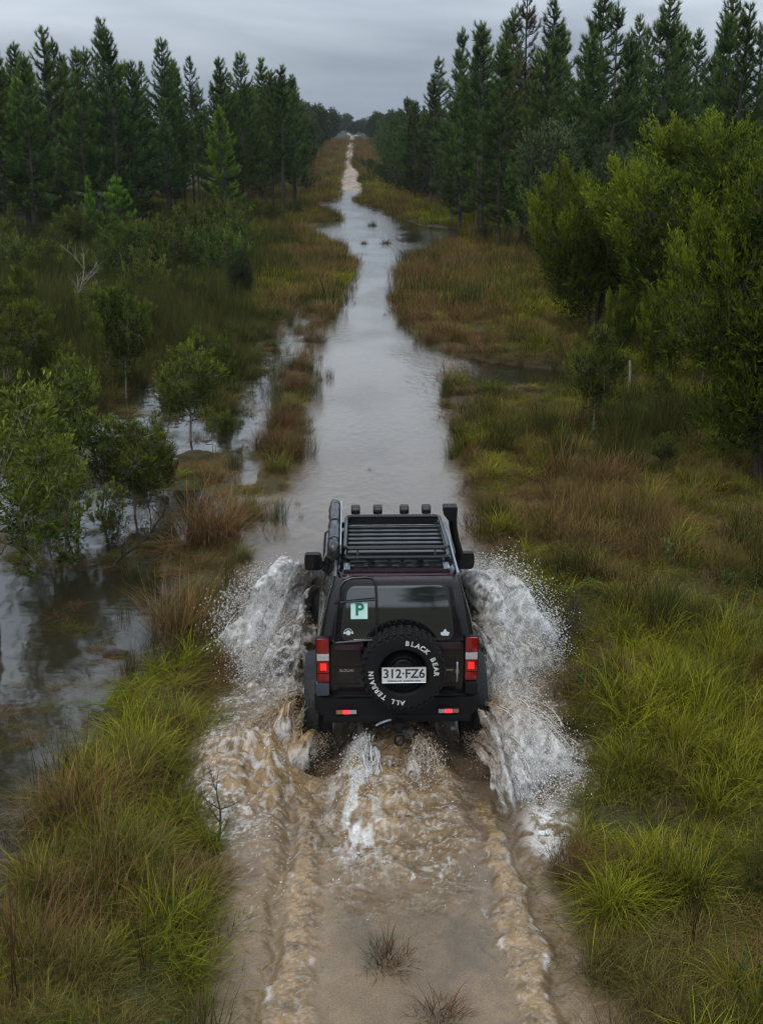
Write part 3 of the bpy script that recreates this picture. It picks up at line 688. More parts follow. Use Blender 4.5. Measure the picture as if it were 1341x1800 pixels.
# far strips and the floor of the wood
FK = ['farlush', 'farolive', 'fardry', 'farreed']
def far_field(dens, x0, x1, y0, y1, size):
    n = int(dens*(x1-x0)*(y1-y0)); x, y, z, sd = region_pts(n, x0, x1, y0, y1)
    k = (sd > -.1) & (ldist(x, y, BROAD) > 1.15+.5*fbm(x, y*.2, 0, 2, 99))
    k &= (np.minimum(ldist(x, y, RUTL), ldist(x, y, RUTR)) > .42) & (ldist(x, y, TOPR) > 1.4)
    x, y, z, sd = x[k], y[k], z[k], sd[k]; n = len(x)
    a = fbm(x*.35, y*.18, 0, 3, 301); b = fbm(x*.3+9, y*.15, 0, 3, 302)
    W = np.stack([.2+1.6*sstep(.48, .6, a), .9+0*a, .25+1.4*sstep(.46, .58, b)+1.5*sstep(1.6, .3, sd), .15+3.2*((x < -3.6) & (y < 62))], 1)
    W[:, 0] += 3*blob(x, y, 800, 385, 60, 14)+3*blob(x, y, 690, 345, 40, 14); W[:, 2] += 2*(y > 150)
    W /= W.sum(1)[:, None]; kd = (W.cumsum(1) < rg.uniform(0, 1, n)[:, None]).sum(1).clip(0, 3)
    s = size*rg.uniform(.7, 1.3, n); return x, y, z, kd*2+rg.integers(0, 2, n), np.stack([s, s, s*rg.uniform(.8, 1.2, n)], 1)
far = [far_field(7, -17, 16, 36, 62, .95), far_field(3.0, -16, 16, 62, 105, 1.1), far_field(1.3, -14, 16, 105, 190, 1.4), far_field(.6, -10, 12, 190, 330, 1.7)]
fx, fy, fz, fi_, fs_ = [np.concatenate([d[i] for d in far]) for i in range(5)]
for q, (nm, lb) in enumerate([('far_lush_grass', 'yellow green grass on the far banks'), ('far_olive_grass', 'olive rough grass on the far banks and under the pines'),
                              ('far_dry_grass', 'rusty brown grass fringing the far water'), ('far_reeds', 'dark reeds in front of the left pines')]):
    k = fi_//2 == q; TOT += k.sum()
    scatter(nm, lb, np.stack([fx[k], fy[k], fz[k]-.02], 1), [FK[q]], fi_[k] % 2, rg.uniform(0, 6.28, k.sum()), fs_[k], rg.normal(0, .06, k.sum()))
print('tufts', TOT)

# single tussocks one can point to
TS = {}
def tussock(key, parts_fn, mat):
    TS[key] = tuft_mesh('grass_blades', parts_fn(np.random.default_rng(hash_s(key))), mat)
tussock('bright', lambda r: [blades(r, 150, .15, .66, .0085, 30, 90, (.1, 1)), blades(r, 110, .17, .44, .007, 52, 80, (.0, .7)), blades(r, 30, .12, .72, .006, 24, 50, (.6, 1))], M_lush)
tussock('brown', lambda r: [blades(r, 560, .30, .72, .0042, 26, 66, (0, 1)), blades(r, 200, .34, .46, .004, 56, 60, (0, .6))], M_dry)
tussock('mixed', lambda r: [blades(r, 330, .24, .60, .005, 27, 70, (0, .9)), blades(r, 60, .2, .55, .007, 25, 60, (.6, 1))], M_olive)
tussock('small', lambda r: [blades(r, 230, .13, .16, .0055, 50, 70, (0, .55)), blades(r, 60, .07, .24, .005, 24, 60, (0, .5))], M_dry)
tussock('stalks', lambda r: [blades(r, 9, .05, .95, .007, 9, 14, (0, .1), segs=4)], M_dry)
TUS = [  # px, py (base), kind, scale, label
    (1190, 1345, 'bright', .85, 'tall bright green grass tussock right of the rear wave of the car'),
    (1075, 1620, 'bright', .72, 'bright yellow green grass tussock at the right edge of the track near the bottom'),
    (1215, 1600, 'bright', .68, 'bright green grass tussock behind the yellow green one at the lower right'),
    (905, 1040, 'bright', .7, 'bright green grass tussock beside the right front splash'),
    (860, 850, 'bright', .7, 'yellow green grass tussock standing at the right water edge ahead of the car'),
    (372, 965, 'brown', 1.25, 'large rounded brown grass tussock left of the track in front of the car'),
    (318, 1120, 'brown', 1.05, 'brown and green grass tussock standing in the pond left of the splash'),
    (505, 810, 'brown', .9, 'brown grass clump at the left water edge ahead of the car'),
    (495, 760, 'brown', .85, 'rust brown grass clump between the narrow channel and the track'),
    (525, 1190, 'brown', .62, 'brown grass clump drowned by the splash left of the car body'),
    (150, 1470, 'brown', .8, 'rusty brown leaning grass clump at the lower left beside the pond'),
    (225, 1400, 'mixed', .8, 'green grass clump at the pond edge at the lower left'),
    (330, 1650, 'bright', .62, 'lime green grass tussock at the left edge of the track near the bottom'),
    (235, 1560, 'mixed', .85, 'dense green combed grass clump at the lower left'),
    (1010, 1545, 'brown', .62, 'brown grass clump where the right rear wave lands'),
    (1065, 870, 'brown', .85, 'dark brown dead grass clump below the small right hand tree'),
    (680, 1690, 'small', 1.15, 'small dark tuft on the middle hump behind the car'),
    (772, 1785, 'small', 1.05, 'small olive tuft on the middle hump at the bottom edge'),
    (650, 826, 'small', .45, 'tiny tuft poking out of the water ahead of the car'),
    (655, 397, 'small', 2.2, 'flat dark tuft in the far water, the farther of two'),
    (640, 428, 'small', 1.5, 'dark tuft in the far water left of a rounder tuft'),
    (678, 428, 'small', 2.0, 'rounder dark tuft in the far water, right of the other'),
    (578, 560, 'brown', .75, 'brown tussock farthest along the left water edge'),
    (556, 602, 'brown', .85, 'brown tussock at the left water edge, second from the far end'),
    (532, 650, 'brown', .8, 'rusty tussock on the strip opposite the right side channel'),
    (520, 692, 'brown', .8, 'rusty tussock on the strip just below the one opposite the side channel'),
    (512, 728, 'mixed', .8, 'olive tussock in the middle of the strip beside the narrow channel'),
    (488, 835, 'mixed', .75, 'olive tussock at the near end of the strip left of the track'),
    (470, 790, 'brown', .8, 'brown tussock between the narrow channel and the pair at the water edge'),
    (440, 905, 'mixed', .8, 'olive tussock left of the car awning at the water edge'),
    (425, 985, 'mixed', .55, 'small olive tussock behind the left front splash'),
    (1120, 1380, 'bright', .6, 'small bright grass tussock in the matted grass right of the rear wave'),
    (1300, 1420, 'bright', .7, 'yellow green tussock at the right edge level with the car wake'),
    (1090, 1130, 'bright', .65, 'green tussock right of the front splash, in front of dark dead grass'),
    (1230, 1110, 'mixed', .7, 'olive tussock in the shaded grass at the right'),
    (1010, 1290, 'mixed', .6, 'olive tussock leaning over the rear wave from the right bank'),
    (1060, 1720, 'mixed', .6, 'low olive tussock at the right track edge near the bottom'),
    (1290, 1770, 'bright', .55, 'bright tussock in the bottom right corner'),
    (1150, 960, 'brown', .7, 'dull brown tussock in the middle of the right meadow'),
    (960, 930, 'mixed', .6, 'olive tussock above the front splash on the right bank'),
    (150, 1740, 'mixed', .6, 'olive tussock low in the left corner'),
    (370, 1500, 'bright', .5, 'small lime tussock at the left track edge beside the brown foam line'),
    (95, 1590, 'mixed', .7, 'combed olive tussock at the lower left edge'),
    (300, 1300, 'mixed', .65, 'green tussock between the pond and the white rear splash'),
    (400, 1180, 'brown', .5, 'thin brown tussock at the edge of the left splash'),
    (35, 1800, 'stalks', 1.0, 'dark dead stalks at the bottom left corner'),
    (255, 1745, 'stalks', .85, 'dark dead stalks behind the lower left grass'),
    (1130, 1400, 'stalks', 1.0, 'dark dead stalks in the grass right of the rear wave'),
    (1215, 1690, 'stalks', .8, 'forked dark dead stalks at the lower right'),
]
for px, py, kd, sc, lb in TUS:
    x, y = P(px, py); z = max(float(ground_z(np.array([x]), np.array([y]))[0]), -.03)
    t = link('dead_stalks' if kd == 'stalks' else 'grass_tussock', TS[kd]); t.location = (x, y, z-.01); t.rotation_euler = (0, 0, rg.uniform(0, 6.28)); t.scale = (sc, sc, sc)
    tag(t, lb, 'stalks' if kd == 'stalks' else 'grass tussock', 'dead stalks standing in the grass' if kd == 'stalks' else 'single grass tussocks')
# ------------------------------------------------------------------ trees and shrubs
M_bark = simple('pine_bark', (.030, .022, .018), .9, bump=.5, bscale=18, var=.4)
M_pale = simple('paperbark', (.11, .09, .068), .85, bump=.4, bscale=22, var=.35)
M_dead = simple('dead_wood', (.20, .18, .15), .85, bump=.3, bscale=30, var=.3)
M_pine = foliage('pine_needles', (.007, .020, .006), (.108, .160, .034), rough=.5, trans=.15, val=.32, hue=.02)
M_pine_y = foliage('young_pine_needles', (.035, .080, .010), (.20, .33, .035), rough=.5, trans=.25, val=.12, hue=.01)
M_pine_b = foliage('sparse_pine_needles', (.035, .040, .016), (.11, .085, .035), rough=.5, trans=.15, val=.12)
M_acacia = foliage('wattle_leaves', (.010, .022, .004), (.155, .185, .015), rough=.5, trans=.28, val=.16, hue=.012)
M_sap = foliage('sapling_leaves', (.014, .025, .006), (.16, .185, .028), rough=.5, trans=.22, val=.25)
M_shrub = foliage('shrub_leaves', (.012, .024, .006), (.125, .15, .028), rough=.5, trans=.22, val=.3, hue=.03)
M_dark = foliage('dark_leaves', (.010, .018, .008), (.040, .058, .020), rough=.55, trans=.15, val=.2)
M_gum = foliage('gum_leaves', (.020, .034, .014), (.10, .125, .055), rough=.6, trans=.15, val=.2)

def needles(rng, C, D, n, ln, wd, spread, lv):
    """n needle triangles at each centre C along D"""
    m = len(C); C = np.repeat(C, n, 0); D = np.repeat(D, n, 0); L0 = np.repeat(lv, n)
    r = rng.normal(0, 1, C.shape); r -= D*(r*D).sum(1)[:, None]; r /= np.linalg.norm(r, axis=1)[:, None]+1e-9
    sp = rng.uniform(spread*.4, spread, len(C))[:, None]
    d = D*np.cos(sp)+r*np.sin(sp); d[:, 2] += .12; d /= np.linalg.norm(d, axis=1)[:, None]
    s = np.cross(d, rng.normal(0, 1, C.shape)); s /= np.linalg.norm(s, axis=1)[:, None]+1e-9
    l = (ln*rng.uniform(.7, 1.15, len(C)))[:, None]; st = C+D*rng.uniform(-.06, .06, (len(C), 1))
    V = np.stack([st-s*wd*.5, st+s*wd*.5, st+d*l], 1).reshape(-1, 3)
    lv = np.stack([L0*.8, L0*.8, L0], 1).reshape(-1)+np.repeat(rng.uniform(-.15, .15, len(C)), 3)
    return V, np.arange(len(V)).reshape(-1, 3), np.clip(lv, 0, 1)

def make_pine(seed, H, R0, cb, mat, nn=11, sparse=1.0, tipl=.25, nw=.026):
    r = np.random.default_rng(seed); wood = MB()
    lean = r.normal(0, .012, 2); zz = np.linspace(0, H, 9)
    wob = np.cumsum(r.normal(0, .02, (9, 2)), 0)*.5
    tp = np.stack([lean[0]*zz+wob[:, 0], lean[1]*zz+wob[:, 1], zz], 1)
    wood.tube(tp, [max(.010, .0095*H*(1-z/H)**.8+.008) for z in zz], 7)
    ax = lambda z: np.array([np.interp(z, zz, tp[:, 0]), np.interp(z, zz, tp[:, 1]), z])
    C, D, LV = [], [], []
    z = cb*H; topz = H*.97
    while z < topz:
        f = (z-cb*H)/(H-cb*H); nb = r.integers(4, 7)
        if r.uniform() < .12*(2-sparse): nb = 2
        a0 = r.uniform(0, 6.28)
        for b in range(nb):
            if r.uniform() > sparse: continue
            a = a0+6.28*b/nb+r.normal(0, .25)
            Lb = (R0*(1-f)**.85*(.70+.30*min(1, f*5))+.13)*r.uniform(.6, 1.2)
            e0 = R(-2+30*f+r.normal(0, 9)); e1 = R(34+28*f+r.normal(0, 9))
            p = ax(z+r.uniform(-.08, .08)); pts = [p]; ns = max(3, int(Lb/.22)); dd = []
            for s in range(ns):
                e = e0+(e1-e0)*((s+1)/ns)**1.6; d = np.array([math.cos(e)*math.cos(a), math.cos(e)*math.sin(a), math.sin(e)])
                p = p+d*Lb/ns; pts.append(p); dd.append(d)
            wood.tube([pts[0], pts[len(pts)//2], pts[-1]], [.011+.009*Lb, .010+.003*Lb, .005], 3, cap=False)
            for s in range(ns):
                q = (s+1)/ns
                if q < .28 and f < .85: continue
                t = 2 if f < .9 else 1
                for k in range(t):
                    pp = pts[s]+(pts[s+1]-pts[s])*(k+.5)/t
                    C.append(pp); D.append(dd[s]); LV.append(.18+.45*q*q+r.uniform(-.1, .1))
                if q > .3 and q < .96 and Lb > .5:
                    for sg in (-1, 1):
                        if r.uniform() < .3: continue
                        a2 = a+sg*R(r.uniform(35, 65)); e = e0*.4+R(r.uniform(15, 45)); l2 = Lb*r.uniform(.16, .34)*(1.15-q*.6)
                        d2 = np.array([math.cos(e)*math.cos(a2), math.cos(e)*math.sin(a2), math.sin(e)])
                        for k in range(max(1, int(l2/.13))):
                            C.append(pts[s+1]+d2*(.08+.13*k)); D.append(d2); LV.append(.2+.4*q*q+r.uniform(-.12, .12))
            C.append(pts[-1]); D.append(dd[-1]*.5+np.array([0, 0, .5])); LV.append(.65+tipl)
        z += r.uniform(.24, .44)*(1.0 if f < .8 else .7)
    for k in range(9):       # the leader
        C.append(ax(topz-.55+.085*k)); D.append(np.array([0, 0, 1.0])); LV.append(.6+tipl*k/9)
    C = np.array(C); D = np.array(D); D /= np.linalg.norm(D, axis=1)[:, None]
    V, Fc, lv = needles(r, C, D, nn+1, .25, nw*.82, R(46), np.array(LV))
    # dead lower whorls
    z = .12*H
    while z < cb*H:
        for b in range(r.integers(1, 4)):
            a = r.uniform(0, 6.28); l = r.uniform(.25, .8)*R0; p = ax(z)
            wood.tube([p, p+np.array([math.cos(a), math.sin(a), -.1])*l*.6, p+np.array([math.cos(a), math.sin(a), .05])*l], [.012, .008, .003], 3, cap=False)
        z += r.uniform(.3, .6)
    w = wood.build('trunk', M_bark); me = w.data; bpy.data.objects.remove(w)
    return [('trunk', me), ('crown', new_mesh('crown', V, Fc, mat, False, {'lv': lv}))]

def leaves(r, C, D, n, ln, wd, spread, lv):
    """n folded leaves per twig centre"""
    C = np.repeat(C, n, 0); D = np.repeat(D, n, 0); L0 = np.repeat(lv, n)
    q = r.normal(0, 1, C.shape); q /= np.linalg.norm(q, axis=1)[:, None]
    d = D*(1-spread)+q*spread; d[:, 2] += .15; d /= np.linalg.norm(d, axis=1)[:, None]
    s = np.cross(d, r.normal(0, 1, C.shape)); s /= np.linalg.norm(s, axis=1)[:, None]+1e-9
    l = (ln*r.uniform(.6, 1.2, len(C)))[:, None]; w2 = (wd*r.uniform(.7, 1.2, len(C)))[:, None]*.5
    st = C+D*r.uniform(-1.2, 1.2, (len(C), 1))*ln
    V = np.stack([st, st+d*l*.5-s*w2, st+d*l, st+d*l*.5+s*w2], 1).reshape(-1, 3)
    lv = np.repeat(np.clip(L0+r.uniform(-.2, .2, len(C)), 0, 1), 4)
    return V, np.arange(len(V)).reshape(-1, 4), lv

def make_bush(seed, H, RX, z0, nlobe, ntwig, nleaf, ln, wd, mat, bark, trunks=1, trad=.04, up=.55, spread=.45, tall=1.0, lobe=(.28, .5), bare=0, spires=0):
    """leafy shrub or small tree: lobes fill an egg from z0 to H; twigs spread through each lobe"""
    r = np.random.default_rng(seed); wood = MB(); C, D, LV = [], [], []
    stems = []
    for t in range(trunks):
        a = r.uniform(0, 6.28); sp = (.0 if trunks == 1 else .35*RX)
        top = np.array([math.cos(a)*sp, math.sin(a)*sp, z0+(H-z0)*.55*r.uniform(.8, 1.1)])
        b = np.array([math.cos(a)*.06*(trunks > 1), math.sin(a)*.06*(trunks > 1), -.05])
        m = (b+top)/2+np.array([r.normal(0, .05), r.normal(0, .05), 0])*H*.4
        wood.tube([b, (b+m)/2, m, (m+top)/2, top], [trad, trad*.85, trad*.7, trad*.5, trad*.3], 7); stems.append((b, m, top))
    for k in range(nlobe):
        u = r.uniform(-1, 1); a = r.uniform(0, 6.28); q = r.uniform(.25, 1)**.5
        zc = (z0+H)/2; hz = (H-z0)/2
        f = (1-u*u)**.5
        c = np.array([math.cos(a)*f*RX*.68*q, math.sin(a)*f*RX*.68*q, zc+u*hz*.74*q])
        if u < 0: c[:2] *= .85
        lr = RX*r.uniform(*lobe); lz = lr*r.uniform(.8, 1.25)*tall
        b, m, top = stems[r.integers(0, len(stems))]
        st = m+(top-m)*r.uniform(.0, 1) if c[2] > m[2] else b+(m-b)*r.uniform(.5, 1)
        wood.tube([st, (st+c)/2+np.array([0, 0, -.05*RX]), c], [trad*.42, trad*.28, trad*.14], 4, cap=False)
        n = int(ntwig*r.uniform(.6, 1.3))
        g = r.normal(0, 1, (n, 3)); g /= np.linalg.norm(g, axis=1)[:, None]; rad = r.uniform(.15, 1, n)**.42
        pt = c+g*rad[:, None]*np.array([lr, lr, lz])
        d = g*(1-up)+np.array([0, 0, 1.0])*up+r.normal(0, .22, (n, 3)); d /= np.linalg.norm(d, axis=1)[:, None]
        bl = r.uniform(.1, .5)
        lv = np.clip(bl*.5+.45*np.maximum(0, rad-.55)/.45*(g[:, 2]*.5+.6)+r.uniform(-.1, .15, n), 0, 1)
        kk = r.uniform(0, 1, n) > bare
        C.append(pt[kk]); D.append(d[kk]); LV.append(lv[kk])
        for j in range(0, n, 5): wood.tube([c+(pt[j]-c)*.2, pt[j]], [trad*.09+.002, .002], 3, cap=False)
    for k in range(spires):      # upright plumes that break the outline
        a = r.uniform(0, 6.28); u = r.uniform(-.2, 1); f = (1-u*u)**.5; zc = (z0+H)/2; hz = (H-z0)/2
        c = np.array([math.cos(a)*f*RX*.86, math.sin(a)*f*RX*.86, zc+u*hz*.80]); lr = RX*r.uniform(.05, .10); lz = RX*r.uniform(.16, .32)
        c[2] = min(c[2], H-lz*.8)
        n = int(ntwig*.32); g = r.normal(0, 1, (n, 3)); g /= np.linalg.norm(g, axis=1)[:, None]; rad = r.uniform(.05, 1, n)**.5
        out = np.array([math.cos(a), math.sin(a), 0])*.35
        pt = c+g*rad[:, None]*np.array([lr, lr, lz]); pt += out*((pt[:, 2]-c[2]))[:, None]
        d = g*.3+np.array([0, 0, .9])+out; d /= np.linalg.norm(d, axis=1)[:, None]
        C.append(pt); D.append(d); LV.append(np.clip(.35+.5*(g[:, 2]*.5+.5)+r.uniform(-.15, .2, n), 0, 1))
        wood.tube([c-np.array([0, 0, lz*1.4])-out*lz, c, c+np.array([0, 0, lz*.8])], [trad*.2, trad*.12, .003], 3, cap=False)
    C = np.concatenate(C); D = np.concatenate(D); LV = np.concatenate(LV)
    V, Fc, lv = leaves(r, C, D, nleaf, ln, wd, spread, LV)
    w = wood.build('trunk', bark); me = w.data; bpy.data.objects.remove(w)
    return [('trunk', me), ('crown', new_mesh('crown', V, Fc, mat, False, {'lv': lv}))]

def gz1(x, y): return float(ground_z(np.array([x]), np.array([y]))[0])
def base_of(px, py): x, y = P(px, py); return x, y

rt = random.Random(11)
PINE = [make_pine(100+i, 9.6, [2.1, 1.85, 2.3, 1.75, 2.15, 1.95][i], [.14, .24, .18, .30, .10, .22][i], M_pine) for i in range(6)]
PINE += [make_pine(120+i, 9.6, [1.6, 2.0, 1.4][i], [.32, .22, .42][i], M_pine, nn=10, sparse=[.8, .72, .85][i]) for i in range(3)]
PINE_SP = make_pine(150, 11.2, 1.75, .33, M_pine_b, nn=10, sparse=.72)
PINE_Y = [make_pine(160+i, 4.2, 1.05, .10, M_pine_y, nn=20, nw=.022) for i in range(2)]
PINE_L = [make_pine(170+i, 8.2, 1.9, .22, M_pine_y, nn=12) for i in range(2)]
GUM = [make_bush(200+i, 11.5, 3.4, 1.2, 34, 62, 12, .26, .15, M_gum, M_pale, 1, .14, up=.3, lobe=(.22, .42)) for i in range(3)]

ORD = ['first', 'second', 'third', 'fourth', 'fifth', 'sixth', 'seventh', 'eighth', 'ninth', 'tenth', 'eleventh', 'twelfth', 'thirteenth', 'fourteenth', 'fifteenth', 'sixteenth', 'seventeenth', 'eighteenth', 'nineteenth', 'twentieth']
def pine(parts, x, y, h, hb, label, group='pines of the plantation', wide=1.0):
    s = h/hb; put_copy(parts, 'pine_tree', (x, y, gz1(x, y)-.05), rt.uniform(0, 6.28), (s*wide*rt.uniform(.82, 1.12), s*wide*rt.uniform(.82, 1.12), s), label, 'pine tree', group)
def hgt(py, D): return 5.3+(235-py)/F*D       # height whose top shows at row py from distance D
# pines with a place of their own: px, py of the foot, py of the top, mesh, label
SOLO = [
    (838, 425, 58, PINE[3], 'tall dark pine with a bare black trunk at the right edge of the flooded bend'),
    (757, 372, 146, PINE[1], 'slender pine with a long bare trunk standing alone on the right bank far ahead'),
    (876, 446, 92, PINE[0], 'dark pine just right of the tall one at the bend, in front of the wood'),
    (808, 402, 120, PINE[4], 'bushy dark pine left of the tall one at the right bend'),
    (500, 378, 150, PINE[1], 'last pine of the left wood, nearest the track, with a bare black trunk'),
    (480, 378, 138, PINE[3], 'second to last pine of the left wood, taller and narrower than its neighbour'),
    (520, 372, 165, PINE[5], 'thin dark pine leaning over the end of the left wood'),
    (298, 395, 88, PINE[2], 'tallest pine in the middle of the left wood, its tip breaking the skyline'),
]
for px, py, pt, mesh, lb in SOLO:
    x, y = base_of(px, py); pine(mesh, x, y, hgt(pt, y), 9.6, lb)
x, y = base_of(915, 436); pine(PINE_SP, x, y, hgt(-20, y), 11.2, 'tallest pine on the right, thin brownish crown rising out of the frame')
x, y = base_of(57, 418); pine(PINE_L[0], x, y, hgt(152, y), 8.2, 'yellow green conical pine at the left edge in front of the dark wood', 'lighter green pines')
x, y = base_of(395, 405); pine(PINE_L[1], x, y, hgt(195, y), 8.2, 'light green pine in front of the right half of the left wood', 'lighter green pines')
x, y = base_of(893, 446); pine(PINE_L[0], x, y, hgt(265, y), 8.2, 'young cone shaped pine left of the big wattle on the right', 'lighter green pines', .75)
x, y = base_of(212, 452); pine(PINE_Y[0], x, y, hgt(314, y), 4.2, 'bright green young pine with upright candles in the left swamp', 'young pines', 1.15)
x, y = base_of(163, 440); pine(PINE_Y[1], x, y, hgt(312, y), 4.2, 'narrow bright young pine just left of the bushier one', 'young pines', .72)
x, y = base_of(120, 425); pine(PINE[4], x, y, 3.6, 9.6, 'small dull green pine at the foot of the left wood', 'young pines')
# the rows behind, row by row
def rows(side, x0f, ys, step, mx_, n0):
    taken = [base_of(q[0], q[1]) for q in SOLO]+[base_of(q[0], q[1]) for q in ((915, 436), (57, 418), (395, 405), (893, 446))]
    for ri, y in enumerate(ys):
        x = x0f(y); k = 0; lim = (.345*y+2.2) if side > 0 else (.305*y+2.2)
        while abs(x) < lim:
            px, py = x+rt.uniform(-.5, .5), y+rt.uniform(-1.0, 1.0)
            if all((px-a)**2+(py-b)**2 > 2.2 for a, b in taken) and rt.random() > .07:
                h = rt.uniform(8.6, 10.8)+(1.0 if side > 0 else -.6)+(.7 if side < 0 and px < -12 else 0)
                if rt.random() < .14: h *= .78
                row = ORD[ri] if ri < 20 else 'last'
                lb = '%s pine from the track in the %s row of the %s wood' % (ORD[min(k, 19)], row, 'right' if side > 0 else 'left')
                pine(rt.choice(PINE), px, py, h, 9.6, lb); k += 1
            x += side*step*rt.uniform(.85, 1.15)
rows(-1, lambda y: -4.6-.0*y if y > 76 else (-7.4 if y > 66 else -11.5), [62, 66, 70, 74, 78, 83, 89, 96, 104], 1.85, 0, 0)
rows(1, lambda y: 6.9+rt.uniform(-.3, .5) if y > 60 else 8.6, [53, 57, 61, 65.5, 70, 75, 81, 88, 96], 2.5, 0, 0)
# single files that follow the track into the distance
N30 = ORD+['twenty first', 'twenty second', 'twenty third', 'twenty fourth', 'twenty fifth', 'twenty sixth', 'twenty seventh']
for k, y in enumerate(np.linspace(98, 250, 24)):
    x = 5.3+rt.uniform(-.4, 1.0); pine(rt.choice(PINE), x, y, rt.uniform(6.8, 8.6)*(1 if y < 160 else .8), 9.6, '%s pine from the bend in the line right of the far track' % N30[k])
for k, y in enumerate(np.linspace(100, 240, 20)):
    x = 8.8+rt.uniform(0, 2.2); pine(rt.choice(PINE), x, y, rt.uniform(7.6, 9.4)*(1 if y < 160 else .85), 9.6, '%s pine from the bend in the second line right of the far track' % N30[k])
for k, y in enumerate(np.linspace(92, 128, 8)):
    x = -5.4-rt.uniform(0, 1.6); pine(rt.choice(PINE), x, y, rt.uniform(6.0, 7.4), 9.6, '%s pine of the line along the left side of the far track' % ORD[k])
k = 0
for side, x0, x1, n, ya, yb, nm in ((-1, 5.6, 8.5, 14, 128, 230, 'edge'), (-1, 8.5, 17, 14, 135, 250, 'second line'), (-1, 4.0, 8, 9, 235, 335, 'far edge'), (-1, 8, 18, 8, 250, 340, 'far second line'), (1, 5.5, 9, 9, 255, 345, 'far edge'), (1, 9, 22, 8, 255, 345, 'far second line')):
    for i in range(n):
        y = ya+(yb-ya)*i/n; x = side*rt.uniform(x0, x1)+.3
        h = (8.6 if y < 240 else 8.0)*rt.uniform(.8, 1.2)*(1.25 if side < 0 and abs(x) > 8 else .95); s_ = h/11.5
        put_copy(rt.choice(GUM), 'gum_tree', (x, y, gz1(x, y)-.1), rt.uniform(0, 6.28), s_, '%s grey green gum tree in the %s %s of the far track' % (ORD[i], nm, 'left' if side < 0 else 'right'), 'gum tree', 'gum trees on the far rise')
for i in range(26):
    y = rt.uniform(400, 430)+(25 if i % 2 else 0); x = -24+2.5*i+rt.uniform(-1, 1); h = rt.uniform(6.2, 9.2); s_ = h/11.5
    put_copy(rt.choice(GUM), 'gum_tree', (x, y, gz1(x, y)-.4), rt.uniform(0, 6.28), (s_*1.5, s_*1.5, s_), '%s gum tree from the left on the skyline above the far track' % N30[i], 'gum tree', 'gum trees on the skyline')
# pines that stand behind the camera and show in the rear window
for k, (x, y, h) in enumerate([(5.5, -16, 8.5), (8.5, -20, 10), (3.4, -30, 8), (-6.0, -40, 8), (12, -26, 11), (-10, -44, 9), (-5, -22, 5), (-9, -28, 7), (-14, -34, 9), (7, -34, 10), (-3.5, -52, 8), (4.5, -56, 8)]):
    pine(PINE[k % 6], x, y, h, 9.6, '%s pine mirrored in the rear window of the car' % ORD[k], 'pines behind the viewpoint')

# dark understorey shrubs along the wood edges
SHB = [make_bush(300+i, 2.4, 1.3, .1, 13, 44, 9, .085, .035, M_dark if i == 0 else M_shrub, M_bark, 3, .03, up=.35, spires=10) for i in range(3)]
def shrub(mesh, x, y, h, label, group, hb=2.4, w=1.0, name='shrub', cat='shrub'):
    s = h/hb; put_copy(mesh, name, (x, y, gz1(x, y)-.03), rt.uniform(0, 6.28), (s*w, s*w, s), label, cat, group)
for k, (px, py, pt, m) in enumerate([(655, 318, 285, 0), (672, 330, 290, 0), (690, 345, 292, 0), (712, 350, 300, 0), (735, 358, 300, 0), (780, 372, 305, 0), (800, 385, 320, 0), (640, 305, 278, 0), (705, 338, 270, 0), (745, 350, 275, 0)]):
    x, y = base_of(px, py); shrub(SHB[m], x+.6, y, hgt(pt, y), '%s dark shrub under the right hand pines, counted from the bend outwards' % ORD[k] if k else 'dark round shrub where the right hand pines meet the far track', 'dark shrubs under the right pines', w=1.6)
LS = [(360, 408, 345, 1, 'rounded grey green shrub in front of the left wood'), (445, 404, 345, 2, 'yellowish shrub right of the light green pine'),
      (318, 400, 352, 1, 'thin shrub at the foot of the left wood near its middle'), (90, 425, 355, 2, 'small shrub under the yellow green pine at the left'),
      (270, 418, 372, 0, 'low dark shrub behind the young pine in the swamp'), (420, 470, 372, 2, 'olive shrub standing above the dark cypress like shrub'),
      (15, 430, 380, 1, 'shrub at the left frame edge under the wood'), (60, 450, 385, 0, 'dark shrub in front of the yellow green pine'), (250, 440, 380, 1, 'grey shrub right of the bright young pine'),
      (300, 450, 385, 2, 'olive shrub between young pine and grey green shrub'), (340, 440, 380, 1, 'bushy shrub under the light green pine'), (480, 400, 350, 2, 'olive shrub at the end of the left wood'), (385, 450, 380, 0, 'dark shrub left of the olive one above the cypress like shrub'),
      (110, 460, 395, 2, 'yellowish shrub left of the narrow young pine'), (520, 385, 345, 1, 'shrub between the left wood and the flooded bend'), (455, 440, 395, 1, 'shrub at the right end of the sedge swamp'), (200, 480, 420, 0, 'dark low shrub in front of the bright young pine'), (560, 330, 300, 1, 'pale green shrub on the left bank far ahead'), (575, 318, 296, 2, 'yellow shrub farthest along the left bank'),
      (540, 345, 305, 0, 'dark shrub under the end of the left wood'), (930, 455, 400, 0, 'dark shrub at the foot of the young cone shaped pine'), (855, 436, 385, 0, 'dark shrub under the tall pine at the right bend')]
for px, py, pt, m, lb in LS:
    x, y = base_of(px, py); shrub(SHB[m], x, y, hgt(pt, y), lb, 'shrubs along the wood')

